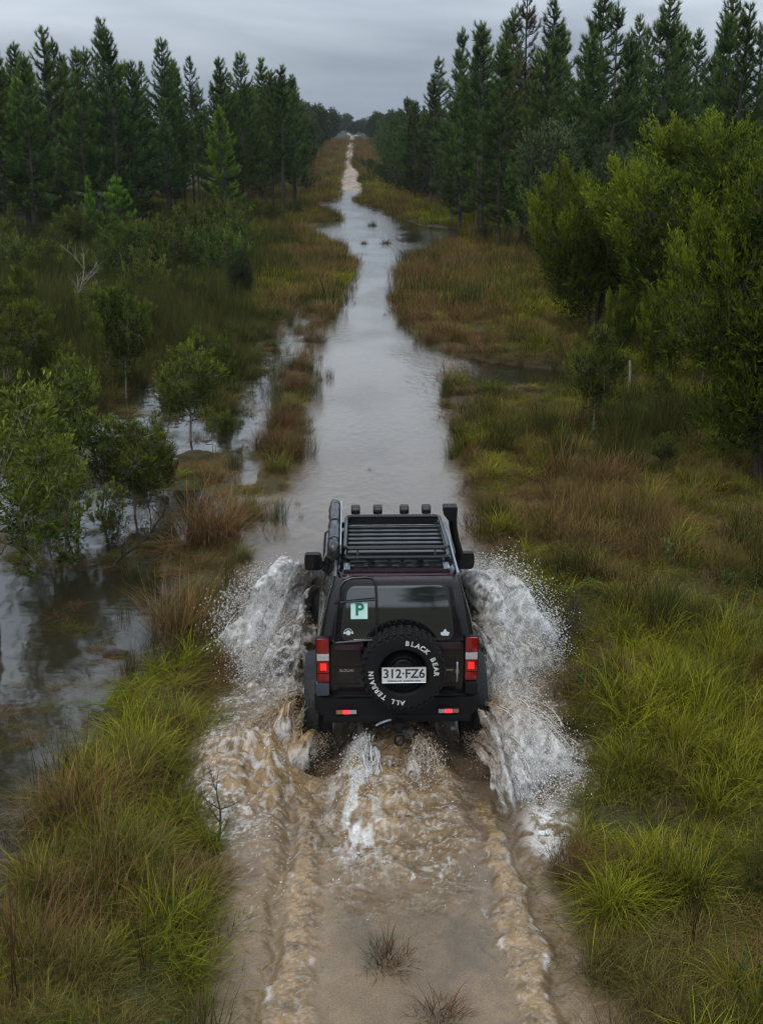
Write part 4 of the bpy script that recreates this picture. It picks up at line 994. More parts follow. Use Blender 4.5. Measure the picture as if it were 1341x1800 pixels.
# the big wattles on the right
WAT = [make_bush(400+i, 5.4, 2.1, .15, 46, 150, 12, .105, .024, M_acacia, M_bark, 4, .055, up=.50, spread=.42, tall=1.15, lobe=(.16, .40), spires=22) for i in range(3)]
WL = [(1040, 610, 258, 0, 1.0, 'round crowned yellow green wattle left of the other wattles on the right'),
      (1215, 640, 205, 1, 1.3, 'tallest wattle on the right, standing between two lower ones'),
      (1335, 875, 285, 2, 1.0, 'nearest wattle at the right edge with bright yellow green tips'),
      (1330, 640, 232, 0, 1.15, 'dark green wattle behind the nearest one at the right edge'),
      (1130, 560, 290, 2, 1.0, 'wattle half hidden between the round crowned and the tallest wattle'),
      (1000, 545, 300, 1, .8, 'small wattle behind the round crowned one at the wood edge'),
      (1290, 760, 470, 0, .9, 'low wattle under the nearest one, its skirt touching the grass'),
      (1165, 700, 480, 2, .75, 'low wattle filling the ground under the tallest one'),
      (1255, 560, 260, 1, 1.0, 'wattle behind the tallest one on the right'),
      (1090, 640, 480, 0, .7, 'low wattle in front of the gap between the two big ones')]
for px, py, pt, m, w_, lb in WL:
    x, y = base_of(px, py); shrub(WAT[m], x, y, hgt(pt, y), lb, 'wattles on the right bank', 5.4, w_, 'wattle_tree', 'wattle tree')
VIN = make_bush(450, 6.0, 1.7, 1.0, 24, 80, 10, .10, .05, M_gum, M_bark, 2, .06, up=.3, lobe=(.25, .42))
x, y = base_of(955, 470); shrub(VIN, x, y, hgt(192, y), 'brownish vine covered tree in front of the right wood', 'broadleaf trees', 6.0, 1.0, 'broadleaf_tree', 'tree')
x, y = base_of(1075, 500); shrub(VIN, x, y, hgt(235, y), 'pale topped vine covered tree behind the round wattle', 'broadleaf trees', 6.0, .9, 'broadleaf_tree', 'tree')
# saplings with visible stems
SAP = [make_bush(500+i, 3.0, [.80, .95, .7, .9][i], [.45, .6, .3, .55][i], 24, 90, 10, .068, .019, M_sap, M_pale, 1, .028, up=.5, spread=.4, tall=1.2, lobe=(.26, .46), bare=.05, spires=14) for i in range(4)]
SAPD = make_bush(520, 2.6, .62, .1, 20, 110, 10, .045, .02, M_dark, M_bark, 1, .03, up=.4, tall=1.6, lobe=(.35, .5))
SAPA = [make_bush(540+i, 3.0, [.62, .75, .55][i], .5, 16, 44, 8, .075, .018, M_sap, M_pale, 2, .02, up=.5, spread=.45, tall=1.3, lobe=(.2, .4), bare=.1, spires=7) for i in range(3)]
SL = [(1042, 788, 560, 0, .95, 'small single stemmed tree on the right bank with a dense green crown'),
      (157, 905, 550, 10, 1.25, 'paperbark sapling with a pale stem standing in the pond'),
      (335, 775, 572, 3, 1.25, 'broad leafy sapling over the small bright pool'),
      (10, 1080, 520, 11, 1.25, 'tall paperbark at the left edge standing in the pond'),
      (222, 700, 455, 0, .9, 'olive sapling with a thin pale stem behind the pond'),
      (85, 815, 610, 10, 1.3, 'yellowish sapling left of the pond paperbark'),
      (60, 700, 500, 3, 1.1, 'dark leafy sapling at the left in the sedge'),
      (235, 905, 690, 3, 1.35, 'low dark spreading sapling right of the pond paperbark'),
      (395, 700, 565, 2, .9, 'thin yellow green sapling beside the narrow channel'),
      (105, 1010, 700, 12, 1.35, 'leaning sapling in the pond just right of the tall paperbark'),
      (15, 620, 470, 0, 1.3, 'sapling with pale flower heads at the left edge in the sedge'),
      (1165, 850, 770, 3, 1.1, 'low shrubby sapling in the grass below the tallest wattle'),
      (290, 880, 740, 1, .8, 'sapling at the corner between pond and brown tussock'),
      (1230, 700, 520, 1, 1.4, 'sapling filling the gap under the wattles on the right'),
      (435, 415, 350, 0, .9, 'light olive sapling at the end of the sedge swamp'),
      (70, 960, 640, 11, 1.3, 'bushy sapling behind the tall left paperbark'),
      (130, 760, 585, 3, 1.2, 'round leafy sapling at the far side of the pond'),
      (300, 700, 600, 1, 1.1, 'low green sapling at the far end of the small bright pool'),
      (180, 640, 520, 2, 1.2, 'olive sapling in the sedge above the pond'),
      (30, 560, 480, 3, 1.2, 'low bush in the sedge near the left edge'),
      (400, 780, 700, 1, 1.0, 'small sapling on the strip between pool and channel')]
for px, py, pt, m, w_, lb in SL:
    x, y = base_of(px, py); shrub(SAPA[m-10] if m > 9 else SAP[m], x, y, max(.6, hgt(pt, y)), lb, 'saplings', 3.0, w_, 'sapling', 'sapling')
x, y = base_of(422, 548); shrub(SAPD, x, y, hgt(412, y), 'dark column shaped shrub at the edge of the sedge swamp', 'saplings', 2.6, .95, 'shrub', 'shrub')
AL = [(60, 620, 500, 'airy sapling in the sedge left of the bare dead one'), (165, 600, 470, 'airy sapling right of the bare dead one in the sedge'), (265, 590, 500, 'small airy sapling in the middle of the sedge swamp'),
      (350, 640, 545, 'airy sapling behind the broad one over the bright pool'), (410, 620, 540, 'airy sapling at the right edge of the sedge near the channel'), (120, 700, 560, 'airy paperbark above the far end of the pond'),
      (45, 880, 640, 'thin stemmed paperbark standing at the left side of the pond'), (115, 930, 690, 'thin twin stemmed paperbark in the middle of the pond'), (200, 960, 760, 'short airy sapling in the pond near its right bank'),
      (275, 820, 690, 'airy sapling between bright pool and pond'), (375, 790, 690, 'little airy sapling left of the narrow channel'), (30, 760, 560, 'tall airy sapling near the left edge behind the pond'),
      (330, 560, 440, 'sapling in front of the sedge beside the dark column shaped shrub'), (90, 500, 400, 'pale green sapling left of the young pines'), (290, 500, 410, 'olive sapling right of the young pines'),
      (1150, 780, 640, 'airy sapling left of the nearest wattle'), (1010, 700, 600, 'small airy sapling beside the right side channel'), (985, 470, 395, 'sapling at the foot of the right wood')]
for k, (px, py, pt, lb) in enumerate(AL):
    x, y = base_of(px, py); shrub(SAPA[k % 3], x, y, max(.6, hgt(pt, y)), lb, 'airy saplings', 3.0, 1.15, 'sapling', 'sapling')
for ri, (D_, n_) in enumerate(((31, 5), (38, 6), (45, 7), (53, 8))):
    for k in range(n_):
        x = -4.3-(.29*D_-3.6)*(k+.5+rt.uniform(-.35, .35))/n_; y = D_+rt.uniform(-2, 2); h = rt.uniform(1.0, 2.3)*(1+.1*ri)
        msh = rt.choice([SAPA[k % 3], SAP[k % 4], SHB[1], SHB[2]]); hb = 2.4 if msh in SHB else 3.0
        shrub(msh, x, y, h, '%s bush from the track in the %s row across the left sedge' % (ORD[k], ORD[ri]), 'bushes scattered over the left sedge', hb, rt.uniform(.8, 1.3))
for ri, (D_, n_) in enumerate(((38, 5), (44, 6), (50, 6))):
    for k in range(n_):
        x = 7.8+(.35*D_-7.8)*(k+.5+rt.uniform(-.35, .35))/n_; y = D_+rt.uniform(-2, 2); h = rt.uniform(1.8, 4.0)
        msh = rt.choice([WAT[k % 3], SHB[1], SHB[2], SHB[0]]); hb = 2.4 if msh in SHB else 5.4
        shrub(msh, x, y, h, '%s bush from the track in the %s row before the right wood' % (ORD[k], ORD[ri]), 'bushes before the right wood', hb, rt.uniform(.75, 1.1) if hb < 5 else 1.0)
# bare dead saplings
def bare(seed, H, name, px, py, lb, mat, lean=0):
    r = np.random.default_rng(seed); m = MB()
    def br(p, d, l, rad, dep):
        n = 4; pts = [p]
        for i in range(n): d = d+r.normal(0, .12, 3); d /= np.linalg.norm(d); p = p+d*l/n; pts.append(p)
        m.tube(pts, [rad*(1-.6*i/n) for i in range(n+1)], 5 if dep < 2 else 3, cap=dep == 0)
        if dep < 3:
            for i in range(1, n+1):
                for _ in range(2 if dep < 2 else 1):
                    q = r.normal(0, 1, 3); q[2] = abs(q[2])*.6; d2 = d*.7+q*.5; d2 /= np.linalg.norm(d2)
                    br(pts[i], d2, l*r.uniform(.3, .55), rad*.4, dep+1)
    br(np.zeros(3), np.array([lean, 0, 1.0]), H, .022*H**.5, 0); x, y = base_of(px, py)
    o = m.build(name, mat); o.location = (x, y, max(gz1(x, y), -.05)-.03); tag(o, lb, 'dead tree', 'dead saplings')
bare(601, 1.5, 'dead_sapling', 137, 560, 'bare whitish dead sapling in the left sedge', M_dead)
bare(602, 1.0, 'dead_sapling', 190, 990, 'bare dead twigs leaning in the pond', M_bark, .9)
bare(603, 1.2, 'dead_sapling', 1125, 545, 'pale dead branches under the tallest wattle', M_dead)
bare(604, .7, 'dead_sapling', 980, 1170, 'dark leafless twig bush at the edge of the right splash', M_bark)
bare(606, .42, 'dead_sapling', 385, 1490, 'thin dead twig beside the left lump of brown water', M_bark)
m = MB(); m.tube([(0, 0, -.1), (.01, 0, .3), (-.01, .01, .62)], [.032, .03, .026], 8)
x, y = base_of(1104, 692); o = m.build('dead_stump', M_dead, smooth=True); o.location = (x, y, gz1(x, y)); tag(o, 'short pale dead stump in the grass right of the small tree', 'stump')
m = MB(); m.tube([(-.13, 0, .01), (0, .01, .02), (.13, 0, .01)], [.03, .042, .03], 8)
x, y = base_of(203, 1150); o = m.build('floating_log', M_bark, smooth=True); o.location = (x, y, 0); tag(o, 'short log lying in the pond at the foot of brown grass', 'log')
# ------------------------------------------------------------------ the off-road car
car = empty('off_road_car', (TX, CAR_Y, CAR_Z))
tag(car, 'small black off-road car with roof rack, snorkel and spare wheel driving through the flooded track', 'car')
M_paint, t_, b_ = mat_new('dark_plum_paint')
b_.inputs['Base Color'].default_value = (.007, .004, .006, 1); b_.inputs['Roughness'].default_value = .30; b_.inputs['Coat Weight'].default_value = .55; b_.inputs['Coat Roughness'].default_value = .08
b_.inputs['Metallic'].default_value = .0; b_.inputs['Specular IOR Level'].default_value = .25
tc_ = t_.nodes.new('ShaderNodeTexCoord'); nn = t_.nodes.new('ShaderNodeTexNoise'); nn.inputs['Scale'].default_value = 5; nn.inputs['Detail'].default_value = 8; nn.inputs['Roughness'].default_value = .75
t_.links.new(tc_.outputs['Object'], nn.inputs['Vector'])
rr = t_.nodes.new('ShaderNodeMapRange'); rr.inputs['From Min'].default_value = .4; rr.inputs['From Max'].default_value = .7; rr.inputs['To Min'].default_value = .12; rr.inputs['To Max'].default_value = .40
t_.links.new(nn.outputs['Fac'], rr.inputs['Value']); t_.links.new(rr.outputs[0], b_.inputs['Roughness'])
# thin film of dried mud, heavier low down on the body
sx_ = t_.nodes.new('ShaderNodeSeparateXYZ'); t_.links.new(tc_.outputs['Object'], sx_.inputs[0])
mz = t_.nodes.new('ShaderNodeMapRange'); mz.inputs['From Min'].default_value = 1.0; mz.inputs['From Max'].default_value = .45; mz.inputs['To Min'].default_value = 0; mz.inputs['To Max'].default_value = .55
t_.links.new(sx_.outputs['Z'], mz.inputs['Value'])
n9 = t_.nodes.new('ShaderNodeTexNoise'); n9.inputs['Scale'].default_value = 38; n9.inputs['Detail'].default_value = 6; n9.inputs['Roughness'].default_value = .8; t_.links.new(tc_.outputs['Object'], n9.inputs['Vector'])
r9 = t_.nodes.new('ShaderNodeMapRange'); r9.inputs['From Min'].default_value = .52; r9.inputs['From Max'].default_value = .70; t_.links.new(n9.outputs['Fac'], r9.inputs['Value'])
mm = t_.nodes.new('ShaderNodeMath'); mm.operation = 'MULTIPLY'; t_.links.new(mz.outputs[0], mm.inputs[0]); t_.links.new(r9.outputs[0], mm.inputs[1])
mixm = t_.nodes.new('ShaderNodeMix'); mixm.data_type = 'RGBA'; mixm.inputs['A'].default_value = (.004, .0025, .0035, 1); mixm.inputs['B'].default_value = (.050, .038, .026, 1)
t_.links.new(mm.outputs[0], mixm.inputs['Factor']); t_.links.new(mixm.outputs['Result'], b_.inputs['Base Color'])
vb = t_.nodes.new('ShaderNodeTexVoronoi'); vb.inputs['Scale'].default_value = 140; t_.links.new(tc_.outputs['Object'], vb.inputs['Vector'])
vr = t_.nodes.new('ShaderNodeMapRange'); vr.inputs['From Min'].default_value = .12; vr.inputs['From Max'].default_value = .3; vr.inputs['To Min'].default_value = 1; vr.inputs['To Max'].default_value = 0
t_.links.new(vb.outputs['Distance'], vr.inputs['Value'])
bb = t_.nodes.new('ShaderNodeBump'); bb.inputs['Strength'].default_value = .25; bb.inputs['Distance'].default_value = .002
t_.links.new(vr.outputs[0], bb.inputs['Height']); t_.links.new(bb.outputs[0], b_.inputs['Normal'])
M_sheen = M_paint.copy(); M_sheen.name = 'plum_sheen_paint'  # copy of the body paint, lightened to carry the sheen of the sky
for n in M_sheen.node_tree.nodes:
    if n.type == 'MIX': n.inputs['A'].default_value = (.024, .012, .017, 1)
M_blk = simple('black_plastic', (.006, .006, .007), .5, bump=.25, bscale=90, var=.4, spec=.22)
M_rub = simple('tyre_rubber', (.006, .006, .006), .72, bump=.3, bscale=120, var=.4, spec=.2)
M_rack = simple('satin_black_steel', (.010, .011, .012), .34, metal=.2, bump=.15, bscale=60, var=.3, coat=.2)
M_glass = simple('dark_tinted_glass', (.004, .006, .006), .04, spec=1.0)
M_glass.node_tree.nodes['Principled BSDF'].inputs['IOR'].default_value = 2.3
M_glass.node_tree.nodes['Principled BSDF'].inputs['Specular IOR Level'].default_value = .6
M_seal = simple('rubber_seal', (.006, .006, .006), .6)
M_alu = simple('bare_aluminium', (.55, .57, .60), .35, metal=.9, var=.15)
M_galv = simple('wet_galvanised_foot', (.28, .33, .38), .35, metal=.6, var=.25, bscale=40)
M_white = simple('white_paint', (.46, .46, .44), .6, var=.35, bscale=30)
M_plate = simple('plate_white', (.44, .44, .43), .45, var=.16, bscale=18)
M_ink = simple('plate_ink', (.012, .012, .016), .5)
M_red = simple('red_lens', (.16, .003, .003), .15, coat=.6)
M_redlit = simple('red_lens_lit', (.4, .01, .01), .2, coat=.5, emis=((1.0, .02, .012), .6))
M_redled = simple('red_led', (.5, .01, .01), .3, emis=((1.0, .03, .05), 1.7))
M_clear = simple('clear_lens', (.34, .32, .32), .15, coat=.6, var=.3, bscale=60)
M_amber = simple('amber_lens', (.22, .11, .045), .3, var=.3, bscale=200)
M_grey = simple('grey_lens', (.26, .25, .25), .3, var=.3, bscale=200)
M_bag = simple('awning_canvas', (.012, .013, .014), .42, bump=1.0, bscale=14, var=.4, coat=.3)
M_chrome = simple('chrome', (.55, .55, .55), .2, metal=1.0)
M_badge = simple('badge_metal', (.42, .40, .30), .3, metal=.7)
M_card = simple('pale_card', (.42, .62, .58), .55, var=.06, bscale=20)
M_green = simple('green_print', (.008, .13, .065), .55)
M_stick = simple('sticker_white', (.45, .50, .50), .5, var=.1)
M_cap = simple('bluish_corner_cap', (.030, .038, .052), .35, coat=.4, var=.3)
M_flare = simple('muddy_flare', (.011, .011, .011), .55, bump=.5, bscale=40, var=.6, spec=.25)

def rrect(hw, y0, y1, z, rc, n=6):
    o = []
    for cx, cy, a0 in ((hw-rc, y1-rc, 0), (-hw+rc, y1-rc, 90), (-hw+rc, y0+rc, 180), (hw-rc, y0+rc, 270)):
        for k in range(n+1):
            a = R(a0+90*k/n); o.append((cx+rc*math.cos(a), cy+rc*math.sin(a), z))
    return o
def loft(m, rings, cap0=True, cap1=True):
    k = len(rings[0]); V = [p for r in rings for p in r]; Fc = []
    for i in range(len(rings)-1):
        for j in range(k):
            j2 = (j+1) % k; Fc.append((i*k+j, i*k+j2, (i+1)*k+j2, (i+1)*k+j))
    if cap0: Fc.append(tuple(range(k-1, -1, -1)))
    if cap1: Fc.append(tuple((len(rings)-1)*k+j for j in range(k)))
    return m.add(V, Fc)
ZL = [1.20, 1.24, 1.40, 1.55, 1.68, 1.75, 1.785]; HW = [.690, .680, .645, .603, .562, .538, .515]; Y0 = [.0, .008, .030, .058, .085, .105, .135]; Y1 = [2.25, 2.18, 2.02, 1.88, 1.74, 1.66, 1.58]
def hw_at(z): return float(np.interp(z, [.45, .55, .8, 1.05, 1.14]+ZL, [.69, .705, .715, .718, .706]+HW))
def y0_at(z): return float(np.interp(z, [.45, .6, 1.14]+ZL, [.03, .0, .0]+Y0))
body = MB()
loft(body, [rrect(.66, .05, 3.30, .42, .06), rrect(.70, .02, 3.36, .50, .10), rrect(.715, .0, 3.40, .72, .12), rrect(.718, .0, 3.40, 1.0, .12), rrect(.706, .0, 3.34, 1.12, .14), rrect(.69, .005, 3.2, 1.18, .15), rrect(.66, .03, 3.1, 1.20, .15)])
body.box((0, 2.7, 1.20), (.80, .95, .05), bev=.02)
body.build('body', M_paint, car, True, angle=35)
gh = MB(); loft(gh, [rrect(h, a, b, z, .12) for h, a, b, z in zip(HW, Y0, Y1, ZL)], True, False)
loft(gh, [rrect(HW[-1], Y0[-1], Y1[-1], 1.785, .12), rrect(.49, .17, 1.54, 1.800, .11), rrect(.44, .23, 1.46, 1.806, .10)], False, True)
gh.build('cabin', M_paint, car, True, angle=50)
# rear roof lip, sky sheen painted in as lighter plum, and ribbed roof skin
lip = MB(); loft(lip, [[(x, y0_at(1.765)-.004+.020*abs(x/.5)**2.4, 1.762) for x in np.linspace(-.475, .475, 13)]+[(x, .17, 1.803) for x in np.linspace(.475, -.475, 13)],
                       [(x, y0_at(1.765)-.012+.020*abs(x/.5)**2.4, 1.775) for x in np.linspace(-.475, .475, 13)]+[(x, .17, 1.812) for x in np.linspace(.475, -.475, 13)]])
lip.box((0, .16, 1.805), (.93, .06, .018), bev=.006)
lip.build('roof_lip', M_sheen, car, True, angle=50)
rb = MB()
for x, w_ in ((-.33, .17), (-.13, .12), (0, .09), (.13, .12), (.33, .17)): rb.box((x, .82, 1.812), (w_, 1.20, .014), bev=.005)
for k in range(6): rb.box((-.33+.13*k, .235, 1.822), (.075, .018, .010), bev=.003); rb.box((-.26+.105*k, .29, 1.824), (.06, .022, .010), bev=.003)
rb.build('roof_ribs', simple('wet_roof_ribs', (.010, .010, .012), .22, coat=.8, var=.3), car, True)
for s in (-1, 1):
    gt = MB(); gt.tube([(s*.535, .13, 1.778), (s*.525, .5, 1.798), (s*.525, 1.1, 1.80), (s*.52, 1.55, 1.78)], .014, 6)
    gt.build('roof_gutter', M_galv, car, True)

fr = lambda a, b, d: (a, y0_at(b)-d, b)          # rear-face map
door = MB(); door.slab(rpoly([(-.565, .60), (.565, .60), (.575, 1.14), (.500, 1.745), (-.500, 1.745), (-.575, 1.14)], [.05, .05, .03, .07, .07, .03]), fr, -.02, .010)
dr = door.build('rear_door', M_paint, car)
# lay the door over the bent rear face: subdivide by bands instead of one ngon
bpy.data.objects.remove(dr)
def rear_plate(name, outline_fn, zs, mat, d0, d1, parent=car, n=2):
    """plate built of horizontal bands; outline_fn(z) -> (xl, xr)"""
    m = MB(); V = []; Fc = []
    for z in zs:
        xl, xr = outline_fn(z)
        for x in np.linspace(xl, xr, n+1):
            V.append((x, y0_at(z)-d1, z))
    k = n+1
    for i in range(len(zs)-1):
        for j in range(n): Fc.append((i*k+j, i*k+j+1, (i+1)*k+j+1, (i+1)*k+j))
    m.add(V, Fc)
    rim = [i*k for i in range(len(zs))][::-1]+list(range(0, k))+[i*k+n for i in range(len(zs))]+[(len(zs)-1)*k+j for j in range(n, -1, -1)]
    R2 = [];
    for q in rim:
        if not R2 or R2[-1] != q: R2.append(q)
    if R2[0] == R2[-1]: R2.pop()
    W = [(V[q][0], V[q][1]+(d1-d0), V[q][2]) for q in R2]; T = [V[q] for q in R2]; L_ = len(R2)
    m.add(T+W, [(i, (i+1) % L_, (i+1) % L_+L_, i+L_) for i in range(L_)])
    return m.build(name, mat, parent, True, angle=30)
def rounded(z0, z1, w0, w1, r, asym=0):
    def f(z):
        t = (z-z0)/(z1-z0); w_ = w0+(w1-w0)*t; c = 0
        if z-z0 < r: c = r-math.sqrt(max(0, r*r-(r-(z-z0))**2))
        if z1-z < r: c = r-math.sqrt(max(0, r*r-(r-(z1-z))**2))
        return -w_+c, w_-c
    zs = [z0+r*(1-math.cos(R(a))) for a in range(0, 91, 15)]+[z for z in ZL+[.7, .8, .9, 1.0, 1.1, 1.14] if z0+r < z < z1-r]+[z1-r*(1-math.cos(R(a))) for a in range(90, -1, -15)]
    return f, sorted(set(round(z, 4) for z in zs))
f, zs = rounded(.60, 1.20, .575, .585, .05); rd = rear_plate('rear_door', f, zs, M_paint, -.02, .012)
f, zs = rounded(1.205, 1.735, .545, .475, .06); rf_ = rear_plate('door_frame', f, zs, M_paint, -.02, .010, rd)
f, zs = rounded(1.722, 1.768, .495, .470, .012); rear_plate('roof_header', f, zs, M_sheen, .0, .014)
f, zs = rounded(1.215, 1.715, .500, .445, .075); rear_plate('window_seal', f, zs, M_seal, .004, .014, rd)
f, zs = rounded(1.235, 1.695, .482, .428, .065); rear_plate('rear_window', f, zs, M_glass, .008, .019, rd)
# pressed ledge under the window, either side of the spare wheel
for s in (-1, 1):
    ld = MB(); ld.box((s*.425, -.014, 1.165), (.27, .05, .055), bev=.018); ld.build('door_ledge', M_sheen, rd, True)
    for z in (.965, .80): ld = MB(); ld.box((s*.44, -.012, z), (.23, .018, .012), bev=.004); ld.build('door_crease', M_paint, rd, True)
hd = MB(); hd.tube([(.527, -.03, 1.01), (.527, -.045, .98), (.527, -.045, .86), (.527, -.03, .82)], .009, 6); hd.box((.527, -.028, .92), (.03, .03, .03), bev=.006); hd.build('door_handle', M_alu, rd, True)
wp = MB(); wp.tube([(.05, -.03, 1.235), (.06, .0, 1.262), (-.12, .004, 1.30), (-.32, .004, 1.262)], .006, 5); wp.build('wiper', M_blk, rd)

def text_mesh(name, s, size, mat, M, parent, ext=.003, bold=.0, shear=0, space=1.0, xs=1.0):
    cu = bpy.data.curves.new(name, 'FONT'); cu.body = s; cu.size = size; cu.extrude = ext/2; cu.offset = bold; cu.align_x = 'CENTER'; cu.align_y = 'CENTER'; cu.shear = shear; cu.space_character = space
    o = bpy.data.objects.new('tmp_text', cu); S.collection.objects.link(o)
    dg = bpy.context.evaluated_depsgraph_get(); dg.update(); me = bpy.data.meshes.new_from_object(o.evaluated_get(dg)); bpy.data.objects.remove(o); bpy.data.curves.remove(cu)
    me.transform(Matrix.Diagonal((xs, 1, 1, 1))); me.transform(M); me.name = name; me.materials.clear(); me.materials.append(mat)
    return link(name, me, parent)
def on_rear(x, y, z, lean=0): return Matrix.Translation((x, y, z)) @ Matrix.Rotation(R(90-lean), 4, 'X')
text_mesh('maker_badge', 'SUZUKI', .034, M_badge, on_rear(-.445, -.014, .930), rd, .004, .0008, 0, 1.12)
text_mesh('model_badge', 'Jimny', .031, M_badge, on_rear(.455, -.014, .930), rd, .004, .0006, .3, 1.15)
# P plate and stickers on the glass
pc = MB(); pc.add([(-.404, y0_at(1.41)-.0215, 1.41), (-.258, y0_at(1.41)-.0215, 1.41), (-.258, y0_at(1.556)-.0215, 1.556), (-.404, y0_at(1.556)-.0215, 1.556),
                   (-.404, y0_at(1.41)-.0195, 1.41), (-.258, y0_at(1.41)-.0195, 1.41), (-.258, y0_at(1.556)-.0195, 1.556), (-.404, y0_at(1.556)-.0195, 1.556)], [(0, 1, 2, 3), (7, 6, 5, 4), (0, 4, 5, 1), (1, 5, 6, 2), (2, 6, 7, 3), (3, 7, 4, 0)])
ppl = pc.build('learner_card', M_card, rd)
text_mesh('card_letter', 'P', .150, M_green, on_rear(-.330, y0_at(1.485)-.0235, 1.490, 10.2), ppl, .002, .0035)
st = MB(); c0 = (-.427, 1.288)
for k in range(14):
    a0, a1 = R(8+164*k/14), R(8+164*(k+1)/14)
    q = [(c0[0]+r_*math.cos(a), c0[1]+r_*math.sin(a)) for r_, a in ((.034, a0), (.038, a0), (.038, a1), (.034, a1))]
    st.slab(q, fr, .0200, .0215)
st.slab([(c0[0]+.022*math.cos(R(a)), c0[1]+.022*math.sin(R(a))) for a in range(0, 360, 24)], fr, .0200, .0216)
for s in (-1, 1): st.slab([(c0[0]+s*.024, c0[1]-.004), (c0[0]+s*.042, c0[1]-.012), (c0[0]+s*.042, c0[1]+.012), (c0[0]+s*.024, c0[1]+.004)], fr, .0200, .0215)
st.build('round_sticker', M_stick, rd)
st = MB(); st.slab([(.378, 1.266), (.392, 1.256), (.448, 1.254), (.456, 1.284), (.434, 1.290), (.424, 1.312), (.412, 1.312), (.402, 1.290), (.380, 1.284)], fr, .0200, .0215); st.build('corner_sticker', M_stick, rd)
text_mesh('strip_sticker', 'FRONT RUNNER', .022, M_white, on_rear(-.30, y0_at(1.222)-.0165, 1.222, 8), rd, .001, .0004)
rs = MB(); rs.box((-.405, y0_at(1.222)-.016, 1.222), (.018, .002, .016)); rs.build('strip_mark', M_red, rd)

# side windows and pillars
for s in (-1, 1):
    fs = lambda a, b, d, s=s: (s*(hw_at(b)+d), a, b)
    for nm, y_a, y_b, sl in (('quarter_window', .20, .98, 0), ('door_window', 1.06, 1.86, .22)):
        m = MB(); zz_ = [1.26, 1.40, 1.55, 1.66]
        V = []; Fc = []
        for z in zz_:
            t = (z-1.26)/.4; ya = y_a+.07*t*(nm == 'quarter_window'); yb = y_b+(.22-.44*t if sl else 0)*1.0
            if sl: yb = y_b+.18-.38*t
            for y in (ya, (ya+yb)/2, yb): V.append((s*(hw_at(z)+.004), y, z))
        for i in range(3):
            for j in range(2): Fc.append((i*3+j, i*3+j+1, i*3+j+4, i*3+j+3))
        m.add(V, Fc); m.build(nm, M_glass, car, True)
m = MB(); V = []; zz_ = [1.22, 1.45, 1.70]
for z in zz_:
    y = float(np.interp(z, ZL, Y1))+.004
    for x in (-1, 0, 1): V.append((x*(hw_at(z)-.10), y+(.0 if x else .0), z))
m.add(V, [(i*3+j, i*3+j+1, i*3+j+4, i*3+j+3) for i in range(2) for j in range(2)]); m.build('windscreen', M_glass, car, True)
# body side mouldings
for s in (-1, 1):
    m = MB(); m.box((s*.722, 1.75, .80), (.022, 1.3, .07), bev=.008); m.box((s*.716, 1.7, .47), (.05, 1.35, .09), bev=.02); m.build('side_moulding', M_blk, car, True)
# wheel flares
for s in (-1, 1):
    for yc in (.55, 2.80):
        m = MB(); n = 18; V = []; Fc = []
        for k in range(n+1):
            a = R(-8+196*k/n); ca, sa = math.cos(a), math.sin(a)
            for x, r_ in ((.700, .47), (.800, .455), (.832, .425), (.826, .395), (.70, .395)):
                V.append((s*x, yc+r_*ca*1.04, .37+r_*sa))
        for k in range(n):
            for j in range(5): Fc.append((k*5+j, k*5+(j+1) % 5, (k+1)*5+(j+1) % 5, (k+1)*5+j))
        Fc.append((0, 1, 2, 3, 4)); Fc.append(tuple(n*5+j for j in (4, 3, 2, 1, 0)))
        m.add(V, Fc); m.build('wheel_flare', M_flare, car, True)
def tyre_mb(r, w_, seg=96, lugs=True, c=(0, 0, 0), ax='x'):
    m = MB(); h = w_/2; ri = r*.57
    prof = [(ri, -h*.78), (ri*1.08, -h*.93), (r*.80, -h*1.02), (r*.92, -h*.97), (r*.975, -h*.80), (r*.985, 0), (r*.975, h*.80), (r*.92, h*.97), (r*.80, h*1.02), (ri*1.08, h*.93), (ri, h*.78)]
    m.lathe(prof, ax, c, 64, True)
    if lugs:
        nl = 34
        for row, (hh, wd, off) in enumerate(((-.72, .30, 0), (-.26, .30, .5), (.26, .30, 0), (.72, .30, .5))):
            for k in range(nl):
                a = 2*math.pi*(k+off)/nl+(.05 if row % 2 else -.05)
                ca, sa = math.cos(a), math.sin(a); rad = r*.985+.001
                if ax == 'y': cc = (c[0]+rad*ca, c[1]+hh*h, c[2]+rad*sa); rot = Euler((0, -a, 0)); d = (.022, w_*.185, r*.11)
                else: cc = (c[0]+hh*h, c[1]+rad*ca, c[2]+rad*sa); rot = Euler((a, 0, 0)); d = (w_*.185, .022, r*.11)
                q = rot.to_quaternion(); tw = Matrix.Rotation(.35*(1 if row % 2 else -1), 4, 'X' if ax == 'y' else 'Y').to_quaternion()
                m.box(cc, d, rot=(q @ tw), bev=.003)
        for k in range(nl):   # shoulder blocks on the sidewall
            a = 2*math.pi*(k+.25)/nl; ca, sa = math.cos(a), math.sin(a); rad = r*.93
            for s in (-1, 1):
                if ax == 'y': m.box((c[0]+rad*ca, c[1]+s*h*.93, c[2]+rad*sa), (r*.075, .010, r*.09), rot=Euler((0, -a, 0)).to_quaternion(), bev=.003)
                else: m.box((c[0]+s*h*.93, c[1]+rad*ca, c[2]+rad*sa), (.010, r*.075, r*.09), rot=Euler((a, 0, 0)).to_quaternion(), bev=.003)
    return m
